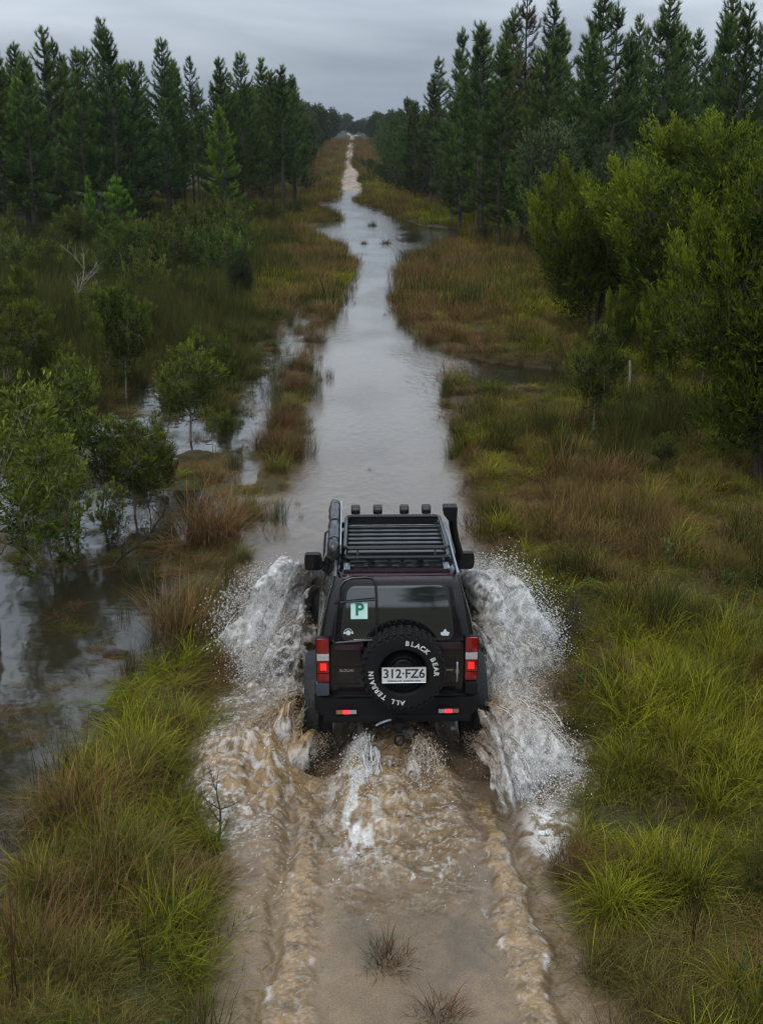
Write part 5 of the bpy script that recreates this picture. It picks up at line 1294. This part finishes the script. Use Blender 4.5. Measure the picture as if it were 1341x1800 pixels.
for s in (-1, 1):
    for yc in (.55, 2.80):
        wh = empty('wheel', (s*.715, yc, .36)); wh.parent = car
        tyre_mb(.36, .215).build('tyre', M_rub, wh, True, angle=30)
        m = MB(); m.lathe([(.205, -.09), (.20, .02), (.12, .05), (.06, .085), (.0, .085)], 'x', (0, 0, 0), 32); m.build('rim', M_blk, wh, True)
# mud flaps
for s in (-1, 1):
    m = MB(); m.box((s*.705, .115, .30), (.25, .012, .34), bev=.004); m.box((s*.705, .10, .44), (.24, .02, .03), bev=.004); m.build('mud_flap', M_blk, car)
# bumper, corner caps, lights
m = MB(); V = []
loft(m, [[(x, y, z) for x, y in rpoly([(-.735, .03), (-.66, -.10), (.66, -.10), (.735, .03), (.735, .34), (.66, .34), (.66, .05), (-.66, .05), (-.66, .34), (-.735, .34)], .03, 3)] for z in (.535, .55, .66, .70)])
m.box((0, -.085, .505), (1.30, .05, .07), bev=.012); m.box((0, -.045, .72), (1.06, .10, .02), bev=.006)
m.box((0, .1, .46), (.9, .10, .08), bev=.02)
m.build('rear_bumper', M_blk, car, True)
for s in (-1, 1):
    m = MB(); m.box((s*.655, -.035, .775), (.115, .085, .115), bev=.016); m.build('corner_cap', M_cap if s < 0 else M_blk, car, True)
    tl = MB(); tl.box((s*.652, -.004, 1.045), (.122, .055, .415), bev=.012); t0 = tl.build('tail_light', M_blk, car, True)
    for nm, z0, z1, mt in (('red_lens', 1.112, 1.248, M_red), ('reversing_lens', 1.040, 1.108, M_clear), ('stop_lens', .925, 1.036, M_red), ('lower_lens', .842, .921, M_red)):
        q = MB(); xo = s*.650; q.box((xo, -.036, (z0+z1)/2), (.108, .030, z1-z0), bev=.010); q.build(nm, mt, t0, True)
    g = MB(); g.box((s*.648, -.047, .985), (.058, .012, .072), bev=.006); g.build('lit_bulb', M_redlit, t0, True)
    bl = MB(); bl.box((s*.450, -.118, .588), (.196, .030, .048), bev=.005); b0 = bl.build('bumper_light', M_blk, car)
    xs_ = [(-.060, M_amber, 'amber_lens'), (.0, M_redled, 'stop_lens'), (.060, M_grey, 'clear_lens')]
    for dx, mt, nm in xs_:
        q = MB(); q.box((s*.450-s*dx*-1 if False else s*.450+(dx if s < 0 else -dx), -.136, .588), (.059, .010, .036), bev=.003); q.build(nm, mt, b0)
# tow hitch, recovery ring, exhaust
m = MB(); m.box((.015, -.13, .47), (.07, .16, .07), bev=.01); m.box((.015, -.21, .44), (.05, .03, .10), bev=.01)
m.tube([(.015+.042*math.cos(R(a)), -.235, .365+.055*math.sin(R(a))) for a in range(0, 360, 20)], .011, 6, closed=True); m.build('tow_hitch', M_blk, car, True)
m = MB(); m.tube([(-.06, -.12, .50), (-.10, -.15, .505), (-.15, -.15, .485), (-.19, -.14, .455)], .011, 6); m.build('tow_loop', M_galv, car, True)
m = MB(); m.tube([(.50, .18, .38), (.50, .0, .37), (.505, -.03, .36)], .026, 10); m.build('exhaust_tip', M_galv, car, True)
m = MB(); m.tube([(-.7, .55, .36), (.7, .55, .36)], .045, 10); m.box((.08, .55, .36), (.22, .26, .24), bev=.06); m.tube([(-.7, 2.8, .36), (.7, 2.8, .36)], .04, 8)
for s in (-1, 1): m.box((s*.40, 1.7, .47), (.07, 3.0, .10), bev=.01); m.tube([(s*.50, .28, .62), (s*.46, .48, .35)], .03, 8)
m.build('chassis', M_blk, car, True)
# spare wheel with raised white letters
sw_c = (.045, -.185, 1.030)
sp = empty('spare_wheel', sw_c); sp.parent = car
tyre_mb(.357, .215, ax='y').build('tyre', M_rub, sp, True, angle=30)
m = MB(); m.lathe([(.212, -.085), (.205, -.02), (.185, .0), (.165, -.03), (.14, -.01), (.118, -.045), (.095, -.03), (.07, -.06), (.045, -.06), (.03, -.075), (0, -.075)], 'y', (0, 0, 0), 48)
m.lathe([(.214, -.088), (.222, -.084), (.222, -.07), (.21, -.06)], 'y', (0, 0, 0), 48); m.build('rim', M_blk, sp, True, angle=30)
for k in range(5):
    a = R(90+72*k); q = MB(); q.lathe([(.012, -.085), (.012, -.04)], 'y', (.075*math.cos(a), 0, .075*math.sin(a)), 6); q.build('wheel_nut', M_chrome if False else M_blk, sp)
def ring_text(word, a0, a1, rad, size, flip=False):
    n = len(word); parts = []
    for i, ch in enumerate(word):
        if ch == ' ': continue
        a = R(a0+(a1-a0)*i/(n-1)); M = Matrix.Translation((rad*math.cos(a), -.1105, rad*math.sin(a))) @ Matrix.Rotation(R(90), 4, 'X') @ Matrix.Rotation(a-math.pi/2, 4, 'Z')
        parts.append((ch, M))
    vs, fs_, n0 = [], [], 0
    for ch, M in parts:
        o = text_mesh('t', ch, size, M_white, M, None, .004, .0018, xs=1.0); me = o.data
        vs += [tuple(v.co) for v in me.vertices]; fs_ += [tuple(i+n0 for i in p.vertices) for p in me.polygons]; n0 = len(vs); bpy.data.objects.remove(o)
    m = MB(); m.add(vs, fs_); m.build('tyre_lettering', M_white, sp)
ring_text('BLACK BEAR', 84, -2, .278, .060)
ring_text('ALL TERRAIN', 268, 180, .278, .060)
# number plate with surround
npl = MB(); npl.slab(rpoly([(-.186, -.067), (.186, -.067), (.186, .067), (-.186, .067)], .008), lambda a, b, d: (a+sw_c[0], -.335-d-.10*b*-1, b+sw_c[2]+.005), .0, .003)
np_ = npl.build('number_plate', M_plate, car)
def pl(x, z, dy=.0045): return Matrix.Translation((sw_c[0]+x, -.335-dy+.10*z, sw_c[2]+.005+z)) @ Matrix.Rotation(R(90-5.7), 4, 'X')
text_mesh('plate_characters', '312\u00b7FZ6', .112, M_ink, pl(0, .010), np_, .002, .0015, 0, .98, .97)
text_mesh('plate_state', 'QUEENSLAND - SUNSHINE STATE', .0185, M_ink, pl(0, -.052), np_, .001, .0002)
m = MB()
for a, b in (((-.188, -.069), (.188, -.069)), ((.188, -.069), (.188, .069)), ((.188, .069), (-.188, .069)), ((-.188, .069), (-.188, -.069))):
    m.tube([(sw_c[0]+a[0], -.337+.1*a[1], sw_c[2]+.005+a[1]), (sw_c[0]+b[0], -.337+.1*b[1], sw_c[2]+.005+b[1])], .0028, 5)
m.build('plate_frame', M_alu, np_)
m = MB(); m.box((sw_c[0], -.29, sw_c[2]+.085), (.09, .06, .022), bev=.006); m.box((sw_c[0], -.28, sw_c[2]), (.14, .09, .10), bev=.01); m.build('plate_bracket', M_blk, car)

# ladder on the left of the rear door
m = MB(); yy = lambda z, d=.045: y0_at(z)-d
pts = [(-.505, yy(1.58), 1.58), (-.495, yy(1.69), 1.69), (-.462, yy(1.74, .05), 1.745), (-.40, yy(1.76, .05), 1.770), (-.27, yy(1.77, .05), 1.775), (-.215, yy(1.76, .05), 1.765), (-.185, yy(1.73), 1.725), (-.180, yy(1.60), 1.60), (-.180, yy(1.4), 1.40), (-.182, yy(1.27), 1.27), (-.19, yy(1.235), 1.242), (-.22, yy(1.23), 1.232), (-.38, yy(1.22), 1.222), (-.555, yy(1.20, .03), 1.205)]
m.tube(pts, .0115, 8); m.tube([(-.53, yy(1.565, .03), 1.558), (-.18, yy(1.59), 1.588)], .0115, 8)
m.tube([(-.505, yy(1.58), 1.58), (-.53, yy(1.4, .02), 1.40), (-.55, yy(1.22, .02), 1.22)], .0095, 6)
for z, x in ((1.74, -.46), (1.558, -.53), (1.205, -.55)): m.box((x, yy(z, .02), z), (.03, .05, .03), bev=.006)
m.build('ladder', M_rack, car, True)

# roof rack: two rails joined by posts, seven slats
rk = MB(); HR = .452
def ringpts(hw1, hw2, y_a, y_b, z, rc=.05):
    o = []
    for cx, cy, a0 in ((hw2-rc, y_b-rc, 0), (-hw2+rc, y_b-rc, 90), (-hw1+rc, y_a+rc, 180), (hw1-rc, y_a+rc, 270)):
        for k in range(5): a = R(a0+90*k/4); o.append((cx+rc*math.cos(a), cy+rc*math.sin(a), z))
    return o
rk.tube(ringpts(.455, .440, .235, 1.20, 1.900, .06), .018, 8, closed=True)
rk.tube(ringpts(.452, .438, .265, 1.18, 1.975, .06), .018, 8, closed=True)
for y in (.42, .72, 1.0):
    for s in (-1, 1): rk.tube([(s*.45, y, 1.90), (s*.447, y, 1.975)], .009, 6)
for x in (-.34, .34): rk.tube([(x, .24, 1.90), (x, .27, 1.975)], .010, 6); rk.tube([(x, 1.19, 1.90), (x, 1.18, 1.975)], .010, 6)
rk.slab([(-.43, 1.905), (.43, 1.905), (.425, 1.985), (-.425, 1.985)], lambda a, b, d: (a, 1.175+d, b), 0, .006)
rack = rk.build('roof_rack', M_rack, car, True)
for k in range(7):
    y = .335+.118*k; q = MB(); q.box((0, y, 1.905), (.875, .062, .034), bev=.014); q.build('rack_slat', M_rack, rack, True)
for s in (-1, 1):
    for y in (.33, 1.05):
        q = MB(); q.tube([(s*.44, y, 1.895), (s*.47, y, 1.855), (s*.50, y, 1.80)], .011, 6); q.box((s*.455, y, 1.832), (.05, .09, .05), bev=.006); q.build('rack_leg', M_blk, rack, True)
    q = MB(); q.box((s*.435, .215, 1.826), (.055, .15, .014), bev=.004); q.box((s*.435, .235, 1.838), (.022, .022, .02), bev=.004); q.build('rack_foot', M_galv, rack, True)
for x in (-.352, -.142, .112, .322):
    sl = MB(); sl.lathe([(0, -.043), (.034, -.043), (.040, -.036), (.040, .036), (.034, .043), (0, .043)], 'x', (x, 1.25, 2.015), 24)
    sl.box((x, 1.285, 2.015), (.082, .05, .075), bev=.012); sl.box((x, 1.22, 1.98), (.03, .03, .05), bev=.005); s0 = sl.build('spot_light', M_blk, car, True)
    q = MB(); q.lathe([(.0405, -.034), (.043, -.032), (.043, -.026), (.0405, -.024), (.0405, .024), (.043, .026), (.043, .032), (.0405, .034)], 'x', (x, 1.25, 2.015), 24)
    q.build('cooling_fin', M_rack, s0, True)
# rolled awning along the left of the rack
aw = MB(); rng_ = np.random.default_rng(3); V = []; n = 26; kk = 14
for i in range(n+1):
    y = .22+1.33*i/n; e = min(1, min(i, n-i)/1.2+.55)
    for k in range(kk):
        a = 2*math.pi*k/kk; cr_ = 1+.10*rng_.normal()*.6
        V.append((-.548+.056*e*cr_*math.copysign(abs(math.cos(a))**.7, math.cos(a)), y, 1.955+.085*e*cr_*math.copysign(abs(math.sin(a))**.7, math.sin(a))-.012*math.sin(i*.5)))
Fc = [(i*kk+k, i*kk+(k+1) % kk, (i+1)*kk+(k+1) % kk, (i+1)*kk+k) for i in range(n) for k in range(kk)]+[tuple(range(kk)), tuple(n*kk+k for k in range(kk-1, -1, -1))]
aw.add(V, Fc); a0 = aw.build('awning', M_bag, car, True, angle=60)
q = MB(); q.box((-.488, .89, 1.975), (.010, 1.30, .085), bev=.002); q.build('awning_rail', M_alu, a0)
for y in (.38, .9, 1.4):
    q = MB(); q.tube([(-.545+.060*math.cos(R(a)), y, 1.955+.090*math.sin(R(a))) for a in range(0, 360, 24)], .006, 4, closed=True)
    q.build('awning_strap', M_blk, a0)
q = MB(); q.box((-.594, 1.42, 1.985), (.004, .10, .03)); q.build('awning_tag', M_white, a0)
for y in (.40, 1.1): q = MB(); q.box((-.475, y, 1.915), (.04, .03, .05), bev=.004); q.build('awning_bracket', M_blk, car)
# snorkel on the right pillar
m = MB(); pp = [(.725, 2.45, 1.08), (.735, 2.15, 1.17), (.715, 2.0, 1.32), (.665, 1.86, 1.50), (.625, 1.72, 1.68), (.612, 1.66, 1.80)]
m.tube(pp, [.042, .042, .040, .038, .040, .044], 10)
loft(m, [[(x, 1.60+y, z) for x, z in rpoly([(.570, 1.78), (.650, 1.78), (.655, 1.925), (.518, 1.925), (.515, 1.855)], .014, 3)] for y in (0, .06, .13)])
m.build('snorkel', M_blk, car, True)
# mirrors
for s in (-1, 1):
    mr_ = MB(); mr_.slab(rpoly([(.705, 1.105), (.872, 1.105), (.885, 1.20), (.878, 1.278), (.715, 1.278), (.700, 1.20)], .028), lambda a, b, d, s=s: (s*a, 2.06+d, b), 0, .085)
    mr_.tube([(s*.66, 2.12, 1.17), (s*.72, 2.11, 1.17)], .022, 6); m0 = mr_.build('door_mirror', M_blk, car, True)
    q = MB(); q.slab(rpoly([(.722, 1.122), (.858, 1.122), (.868, 1.20), (.862, 1.262), (.730, 1.262), (.718, 1.20)], .022), lambda a, b, d, s=s: (s*a, 2.06+d, b), -.004, .004)
    q.build('mirror_glass', simple('mirror_glass', (.05, .055, .06), .06, metal=.9) if s < 0 else bpy.data.materials['mirror_glass'], m0)
# bull bar and bonnet front, low detail (hidden from behind)
m = MB(); m.box((0, 3.43, .62), (1.40, .16, .22), bev=.04); m.tube([(-.45, 3.5, .6), (-.45, 3.52, 1.0), (.45, 3.52, 1.0), (.45, 3.5, .6)], .03, 8); m.build('front_bumper', M_blk, car, True)
for s in (-1, 1):
    q = MB(); q.lathe([(.09, 0), (.085, .03), (0, .035)], 'y', (s*.5, 3.395, .88), 24); q.build('headlight', M_clear, car, True)
# ------------------------------------------------------------------ the water the car throws up
def spray_mat(name, c0, c1, thin, rough=.3):
    """foamy water: 'foam' picks white or tan, 'alpha' thins the sheet to lace"""
    m, t, b = mat_new(name)
    a = t.nodes.new('ShaderNodeAttribute'); a.attribute_name = 'mud'
    x = t.nodes.new('ShaderNodeMix'); x.data_type = 'RGBA'; x.inputs['A'].default_value = (*c0, 1); x.inputs['B'].default_value = (*c1, 1)
    t.links.new(a.outputs['Fac'], x.inputs['Factor']); t.links.new(x.outputs['Result'], b.inputs['Base Color'])
    b.inputs['Roughness'].default_value = rough; b.inputs['IOR'].default_value = 1.33
    if thin:
        al = t.nodes.new('ShaderNodeAttribute'); al.attribute_name = 'dens'; t.links.new(al.outputs['Fac'], b.inputs['Alpha'])
    else:
        o = t.nodes['Material Output']; ms = t.nodes.new('ShaderNodeMixShader'); tr = t.nodes.new('ShaderNodeBsdfTranslucent'); ms.inputs[0].default_value = .3
        t.links.new(x.outputs['Result'], tr.inputs['Color']); t.links.new(b.outputs[0], ms.inputs[1]); t.links.new(tr.outputs[0], ms.inputs[2]); t.links.new(ms.outputs[0], o.inputs['Surface'])
    return m
M_sheet = spray_mat('spray_sheet', (.74, .77, .79), (.30, .20, .10), True)
M_drop = spray_mat('spray_drops', (.80, .82, .83), (.45, .34, .22), False, .2)

rg = np.random.default_rng(77)
OCT = np.array([(1, 0, 0), (-1, 0, 0), (0, 1, 0), (0, -1, 0), (0, 0, 1), (0, 0, -1)], float)
OF = np.array([(0, 2, 4), (2, 1, 4), (1, 3, 4), (3, 0, 4), (2, 0, 5), (1, 2, 5), (3, 1, 5), (0, 3, 5)])
def drops(pos, rad, vel, mud):
    """stretched little drops; returns V, F, mud"""
    n = len(pos); v = vel/(np.linalg.norm(vel, axis=1)[:, None]+1e-9)
    a = np.cross(v, np.array([.3, .2, .9])); a /= np.linalg.norm(a, axis=1)[:, None]+1e-9; b = np.cross(v, a)
    st = 1+1.3*rg.uniform(0, 1, n)
    V = (OCT[None, :, 0:1]*(v*(rad*st)[:, None])[:, None]+OCT[None, :, 1:2]*(a*rad[:, None])[:, None]+OCT[None, :, 2:3]*(b*rad[:, None])[:, None])+pos[:, None]
    return V.reshape(-1, 3), (np.arange(n)[:, None, None]*6+OF[None]).reshape(-1, 3), np.repeat(mud, 6)

def jet(side, xw, yw, T, drag, vx, vz, ns, mudf, seed, name, label, ndrop, nstrand, zoff=0.0, cut=.50, dmax=.6, lay=4, dr=.0029, sfall=1.0):
    """a fan of water flung from a wheel: s runs from the flat outer stream (0) to the steep inner one (1), t is the age"""
    r = np.random.default_rng(seed)
    def traj(s, t, j=0):
        """position of stream s at age t"""
        ux = vx[0]+(vx[1]-vx[0])*s; uz = vz[0]+(vz[1]-vz[0])*s**.8
        wob = 1+.10*np.sin(7*s+3*j+seed)+.07*np.sin(17*s+1.7*j)
        x = xw+side*(ux*wob*t-.35*t*t*ux*.6); y = yw-drag*t+.18*np.sin(5*s+seed+j)*t; z = zoff+uz*wob*t-4.9*t*t
        return x, y, z
    def vel(s, t):
        ux = vx[0]+(vx[1]-vx[0])*s; uz = vz[0]+(vz[1]-vz[0])*s**.8
        return np.stack([side*ux+0*t, -drag*.5+0*t, uz-9.8*t], 1)
    obj = None; Vs, Fs, Ms, Ds = [], [], [], []; n0 = 0
    for j in range(lay):
        NS, NT = 150, 170; sg, tg = np.meshgrid(np.linspace(0, 1, NS), np.linspace(0, 1, NT)); sg = sg.ravel(); tg = tg.ravel()
        life = 2*(vz[0]+(vz[1]-vz[0])*sg**.8)/9.8; t = tg*np.minimum(life*1.02, T)
        x, y, z = traj(sg, t, j)
        n_a = fbm(sg*9+j*3, t*6, j*1.0, 4, seed+1); n_b = fbm(sg*44, t*16, j*2.0, 4, seed+2)
        age = t/T
        amp = .03+.09*age
        x = x+amp*(n_a-.5)*side*1.6+.06*(n_b-.5)-side*.05*j; y = y+amp*1.3*(fbm(sg*8, t*5, 3+j, 3, seed+3)-.5)+.05*(n_b-.5); z = z+amp*.9*(fbm(sg*10, t*7, 7+j, 4, seed+4)-.5)+.06*(n_b-.5)-.05*j
        web = ridged(x*10+.6*n_a, y*10+.3*n_b, z*9+j, 4, seed+5); fine = np.clip((fbm(x*34, y*34, z*26+j, 4, seed+8)-.5)*2.2+.5, 0, 1)
        core = np.clip(1.25-1.35*age-.5*np.abs(sg-.45), 0, 1)
        dens = np.clip(dmax*(core*1.1+.9*sstep(cut+.12*age, cut+.30+.12*age, web))*(.55+.9*fine), 0, 1)
        dens *= sstep(0, .06, sg)*sstep(1, .93, sg)*sstep(1.0, .8, tg)*sstep(-.12, .0, z)
        mud = np.clip(mudf*(1.45-1.25*age)*(.6+.8*n_a), 0, 1)
        i = (np.arange(NT-1)[:, None]*NS+np.arange(NS-1)[None]).ravel(); Fq = np.stack([i, i+1, i+1+NS, i+NS], 1)
        keep = (dens[Fq].max(1) > .07) & (z[Fq].min(1) > -.08); Fq = Fq[keep]
        Vs.append(np.stack([x, y, z], 1)); Fs.append(Fq+n0); Ms.append(mud); Ds.append(dens); n0 += len(x)
    V = np.concatenate(Vs); Fq = np.concatenate(Fs); md = np.concatenate(Ms); dn = np.concatenate(Ds)
    used = np.unique(Fq); mp_ = np.full(len(V), -1); mp_[used] = np.arange(len(used))
    me = new_mesh(name, V[used], mp_[Fq], M_sheet, True, {'mud': md[used], 'dens': dn[used]})
    root = link(name, me); tag(root, label, kind='stuff')
    # strands: broken threads of water along the streams, made of overlapping beads
    P_, Rd, Vl, Mu = [], [], [], []
    for k in range(nstrand):
        s = r.uniform(.02, .98); m = 120; life = min(T, 2*(vz[0]+(vz[1]-vz[0])*s**.8)/9.8); t = np.linspace(life*r.uniform(.05, .45), life*r.uniform(.6, 1.0), m)
        ss = s+.05*np.sin(t*5+k)+.03*(vnoise(t*6, t*0+k, 0, seed)-.5); x, y, z = traj(np.clip(ss, 0, 1), t, r.uniform(0, 3))
        off = r.normal(0, .04, 3); a = vnoise(t*9+k*7, t*0+k, 0, seed+9)
        nn_ = fbm(t*16+k*3, t*0+k, 0, 3, seed+10)
        pos = np.stack([x+off[0]+side*.16*(a-.5)*t/T, y+off[1]+.14*(nn_-.5), z+off[2]+.10*(a-.5)], 1)
        kk = (nn_ > r.uniform(.36, .56)) & (pos[:, 2] > 0); w_ = (nn_[kk]-.3)*.016*r.uniform(.5, 1.3)
        P_.append(pos[kk]); Rd.append(np.clip(w_, .0015, .009)); Vl.append(vel(np.full(kk.sum(), s), t[kk])); Mu.append(np.full(kk.sum(), np.clip(mudf*(1.3-1.2*t[kk].mean()/T) if kk.any() else 0, 0, 1)))
    # free drops, most where the sheet breaks up
    s = r.uniform(0, 1, ndrop)**sfall; life = np.minimum(T, 2*(vz[0]+(vz[1]-vz[0])*s**.8)/9.8); t = life*(1-r.uniform(0, 1, ndrop)**1.5*.95)
    cl = fbm(s*12, t*9, 0, 3, seed+12); k = cl > r.uniform(.25, .62, ndrop); s, t = s[k], t[k]
    x, y, z = traj(s, t, r.uniform(0, 3)); q = .03+.22*(t/T)
    pos = np.stack([x+side*np.abs(r.normal(0, 1, len(s)))*q*.55+r.normal(0, .2, len(s))*q, y+r.normal(0, .6, len(s))*q, z+r.normal(0, .5, len(s))*q+.04], 1)
    k = pos[:, 2] > 0; P_.append(pos[k]); Rd.append((dr*r.lognormal(0, .45, len(s)).clip(.35, 2.6))[k]); Vl.append(vel(s, t)[k]); Mu.append(np.clip(mudf*(1.15-1.0*t/T), 0, 1)[k])
    V, Fd, M_ = drops(np.concatenate(P_), np.concatenate(Rd), np.concatenate(Vl), np.concatenate(Mu))
    d = link('droplets', new_mesh('droplets', V, Fd, M_drop, False, {'mud': M_}), root); d['kind'] = 'stuff'
    return root

# front wheels: wide white fans on both sides
jet(-1, TX-.72, 12.75, .78, 2.1, (2.75, .6), (1.5, 4.3), 0, .55, 901, 'splash', 'white sheet of water thrown up by the left front wheel', 28000, 60, dmax=.72)
jet(-1, TX-.74, 12.1, .62, 2.2, (2.9, .5), (1.0, 3.3), 0, .8, 905, 'splash', 'lower curtain of spray beside the left door of the car', 16000, 40, dmax=.62)
jet(1, TX+.72, 12.8, .78, 2.1, (3.0, .6), (1.5, 4.2), 0, .5, 911, 'splash', 'white sheet of water thrown up by the right front wheel', 28000, 60, dmax=.72)
jet(1, TX+.74, 12.1, .64, 2.1, (3.1, .6), (1.1, 3.3), 0, .75, 915, 'splash', 'lower curtain of spray beside the right door of the car', 16000, 40, dmax=.62)
# rear wheels: a curling glassy wave on the right, a brown breaking lump on the left
jet(1, TX+.78, 10.35, .62, 2.9, (2.3, .35), (1.6, 3.15), 0, .8, 921, 'splash', 'curling wave thrown out by the right rear wheel, white outside and brown inside', 12000, 80, dmax=.68, cut=.46)
jet(1, TX+.80, 9.9, .50, 2.9, (1.55, .35), (1.3, 2.5), 0, .8, 925, 'splash', 'lower fold of the right rear wave', 5000, 120, dmax=.6, cut=.48)
jet(-1, TX-.78, 10.3, .52, 1.7, (2.4, .3), (1.1, 2.7), 0, 1.5, 931, 'splash', 'brown breaking wave beside the left rear wheel', 7000, 150, dmax=.95, cut=.40)
jet(-1, TX-.80, 9.95, .46, 1.6, (2.9, .3), (.9, 2.35), 0, 1.6, 935, 'splash', 'tan folded water at the foot of the left rear wave', 6000, 120, dmax=.95, cut=.38)
# water streaming off under the bumper and mist behind the tyres
jet(-1, TX-.28, 9.75, .40, 2.6, (.35, -.2), (.5, 1.9), 0, .35, 941, 'splash', 'white water streaming out under the bumper left of the tow hitch', 4000, 110, dmax=.7, cut=.5)
jet(1, TX+.18, 9.75, .36, 2.5, (.7, -.4), (.5, 1.7), 0, 1.0, 945, 'splash', 'brown water boiling out under the bumper right of the tow hitch', 4000, 80, dmax=.7, cut=.5)
def mist(xc, y0, n, seed, label):
    r = np.random.default_rng(seed); u = r.uniform(0, 1, n)
    t = r.uniform(0, .4, n); v0 = r.uniform(.2, 1.5, n)
    pos = np.stack([xc+r.normal(0, .06, n)*(1+.4*u), y0-1.9*t+r.normal(0, .04, n), .10+v0*t-4.9*t*t+r.normal(0, .02, n)], 1)
    k = pos[:, 2] > .0; pos = pos[k]
    V, Fd, M_ = drops(pos, .0021*r.lognormal(0, .4, len(pos)), np.tile(np.array([[0, -1.0, .5]]), (len(pos), 1)), r.uniform(.7, 1.1, len(pos)).clip(0, 1))
    o = link('spray', new_mesh('spray', V, Fd, M_drop, False, {'mud': M_})); tag(o, label, kind='stuff')
mist(TX-.70, 9.70, 2500, 951, 'brown spray dropping behind the left rear wheel')
mist(TX+.72, 9.70, 2500, 952, 'brown spray dropping behind the right rear wheel')
# drops skipping over the foam
r = np.random.default_rng(960); n = 26000
x = r.uniform(-1.8, 2.5, n); y = r.uniform(7.0, 13.3, n); z, fo, ta = wake(x, y); k = r.uniform(0, 1, n) < fo**1.2*.8+.01*(ta > .3); x, y, z, ta = x[k], y[k], z[k], ta[k]
pos = np.stack([x, y, z+np.abs(r.normal(0, .02, len(x)))], 1)
V, Fd, M_ = drops(pos, .0042*r.lognormal(0, .5, len(x)), r.normal(0, 1, (len(x), 3)), ta)
tag(link('foam', new_mesh('foam', V, Fd, M_drop, False, {'mud': M_})), 'white foam and drops on the churned water round the car', kind='stuff')

# ------------------------------------------------------------------ damp air
hz = MB(); hz.box((0, 250, 9), (420, 700, 22)); ho = hz.build('haze', None)
hm = bpy.data.materials.new('damp_air'); hm.use_nodes = True; ht = hm.node_tree
for n in list(ht.nodes):
    if n.type != 'OUTPUT_MATERIAL': ht.nodes.remove(n)
pv = ht.nodes.new('ShaderNodeVolumePrincipled'); pv.inputs['Color'].default_value = (.86, .92, 1.0, 1); pv.inputs['Density'].default_value = .00014
pv.inputs['Anisotropy'].default_value = .2
ht.links.new(pv.outputs[0], [n for n in ht.nodes if n.type == 'OUTPUT_MATERIAL'][0].inputs['Volume'])
ho.data.materials.append(hm); tag(ho, 'thin damp air that pales the far trees', kind='stuff')
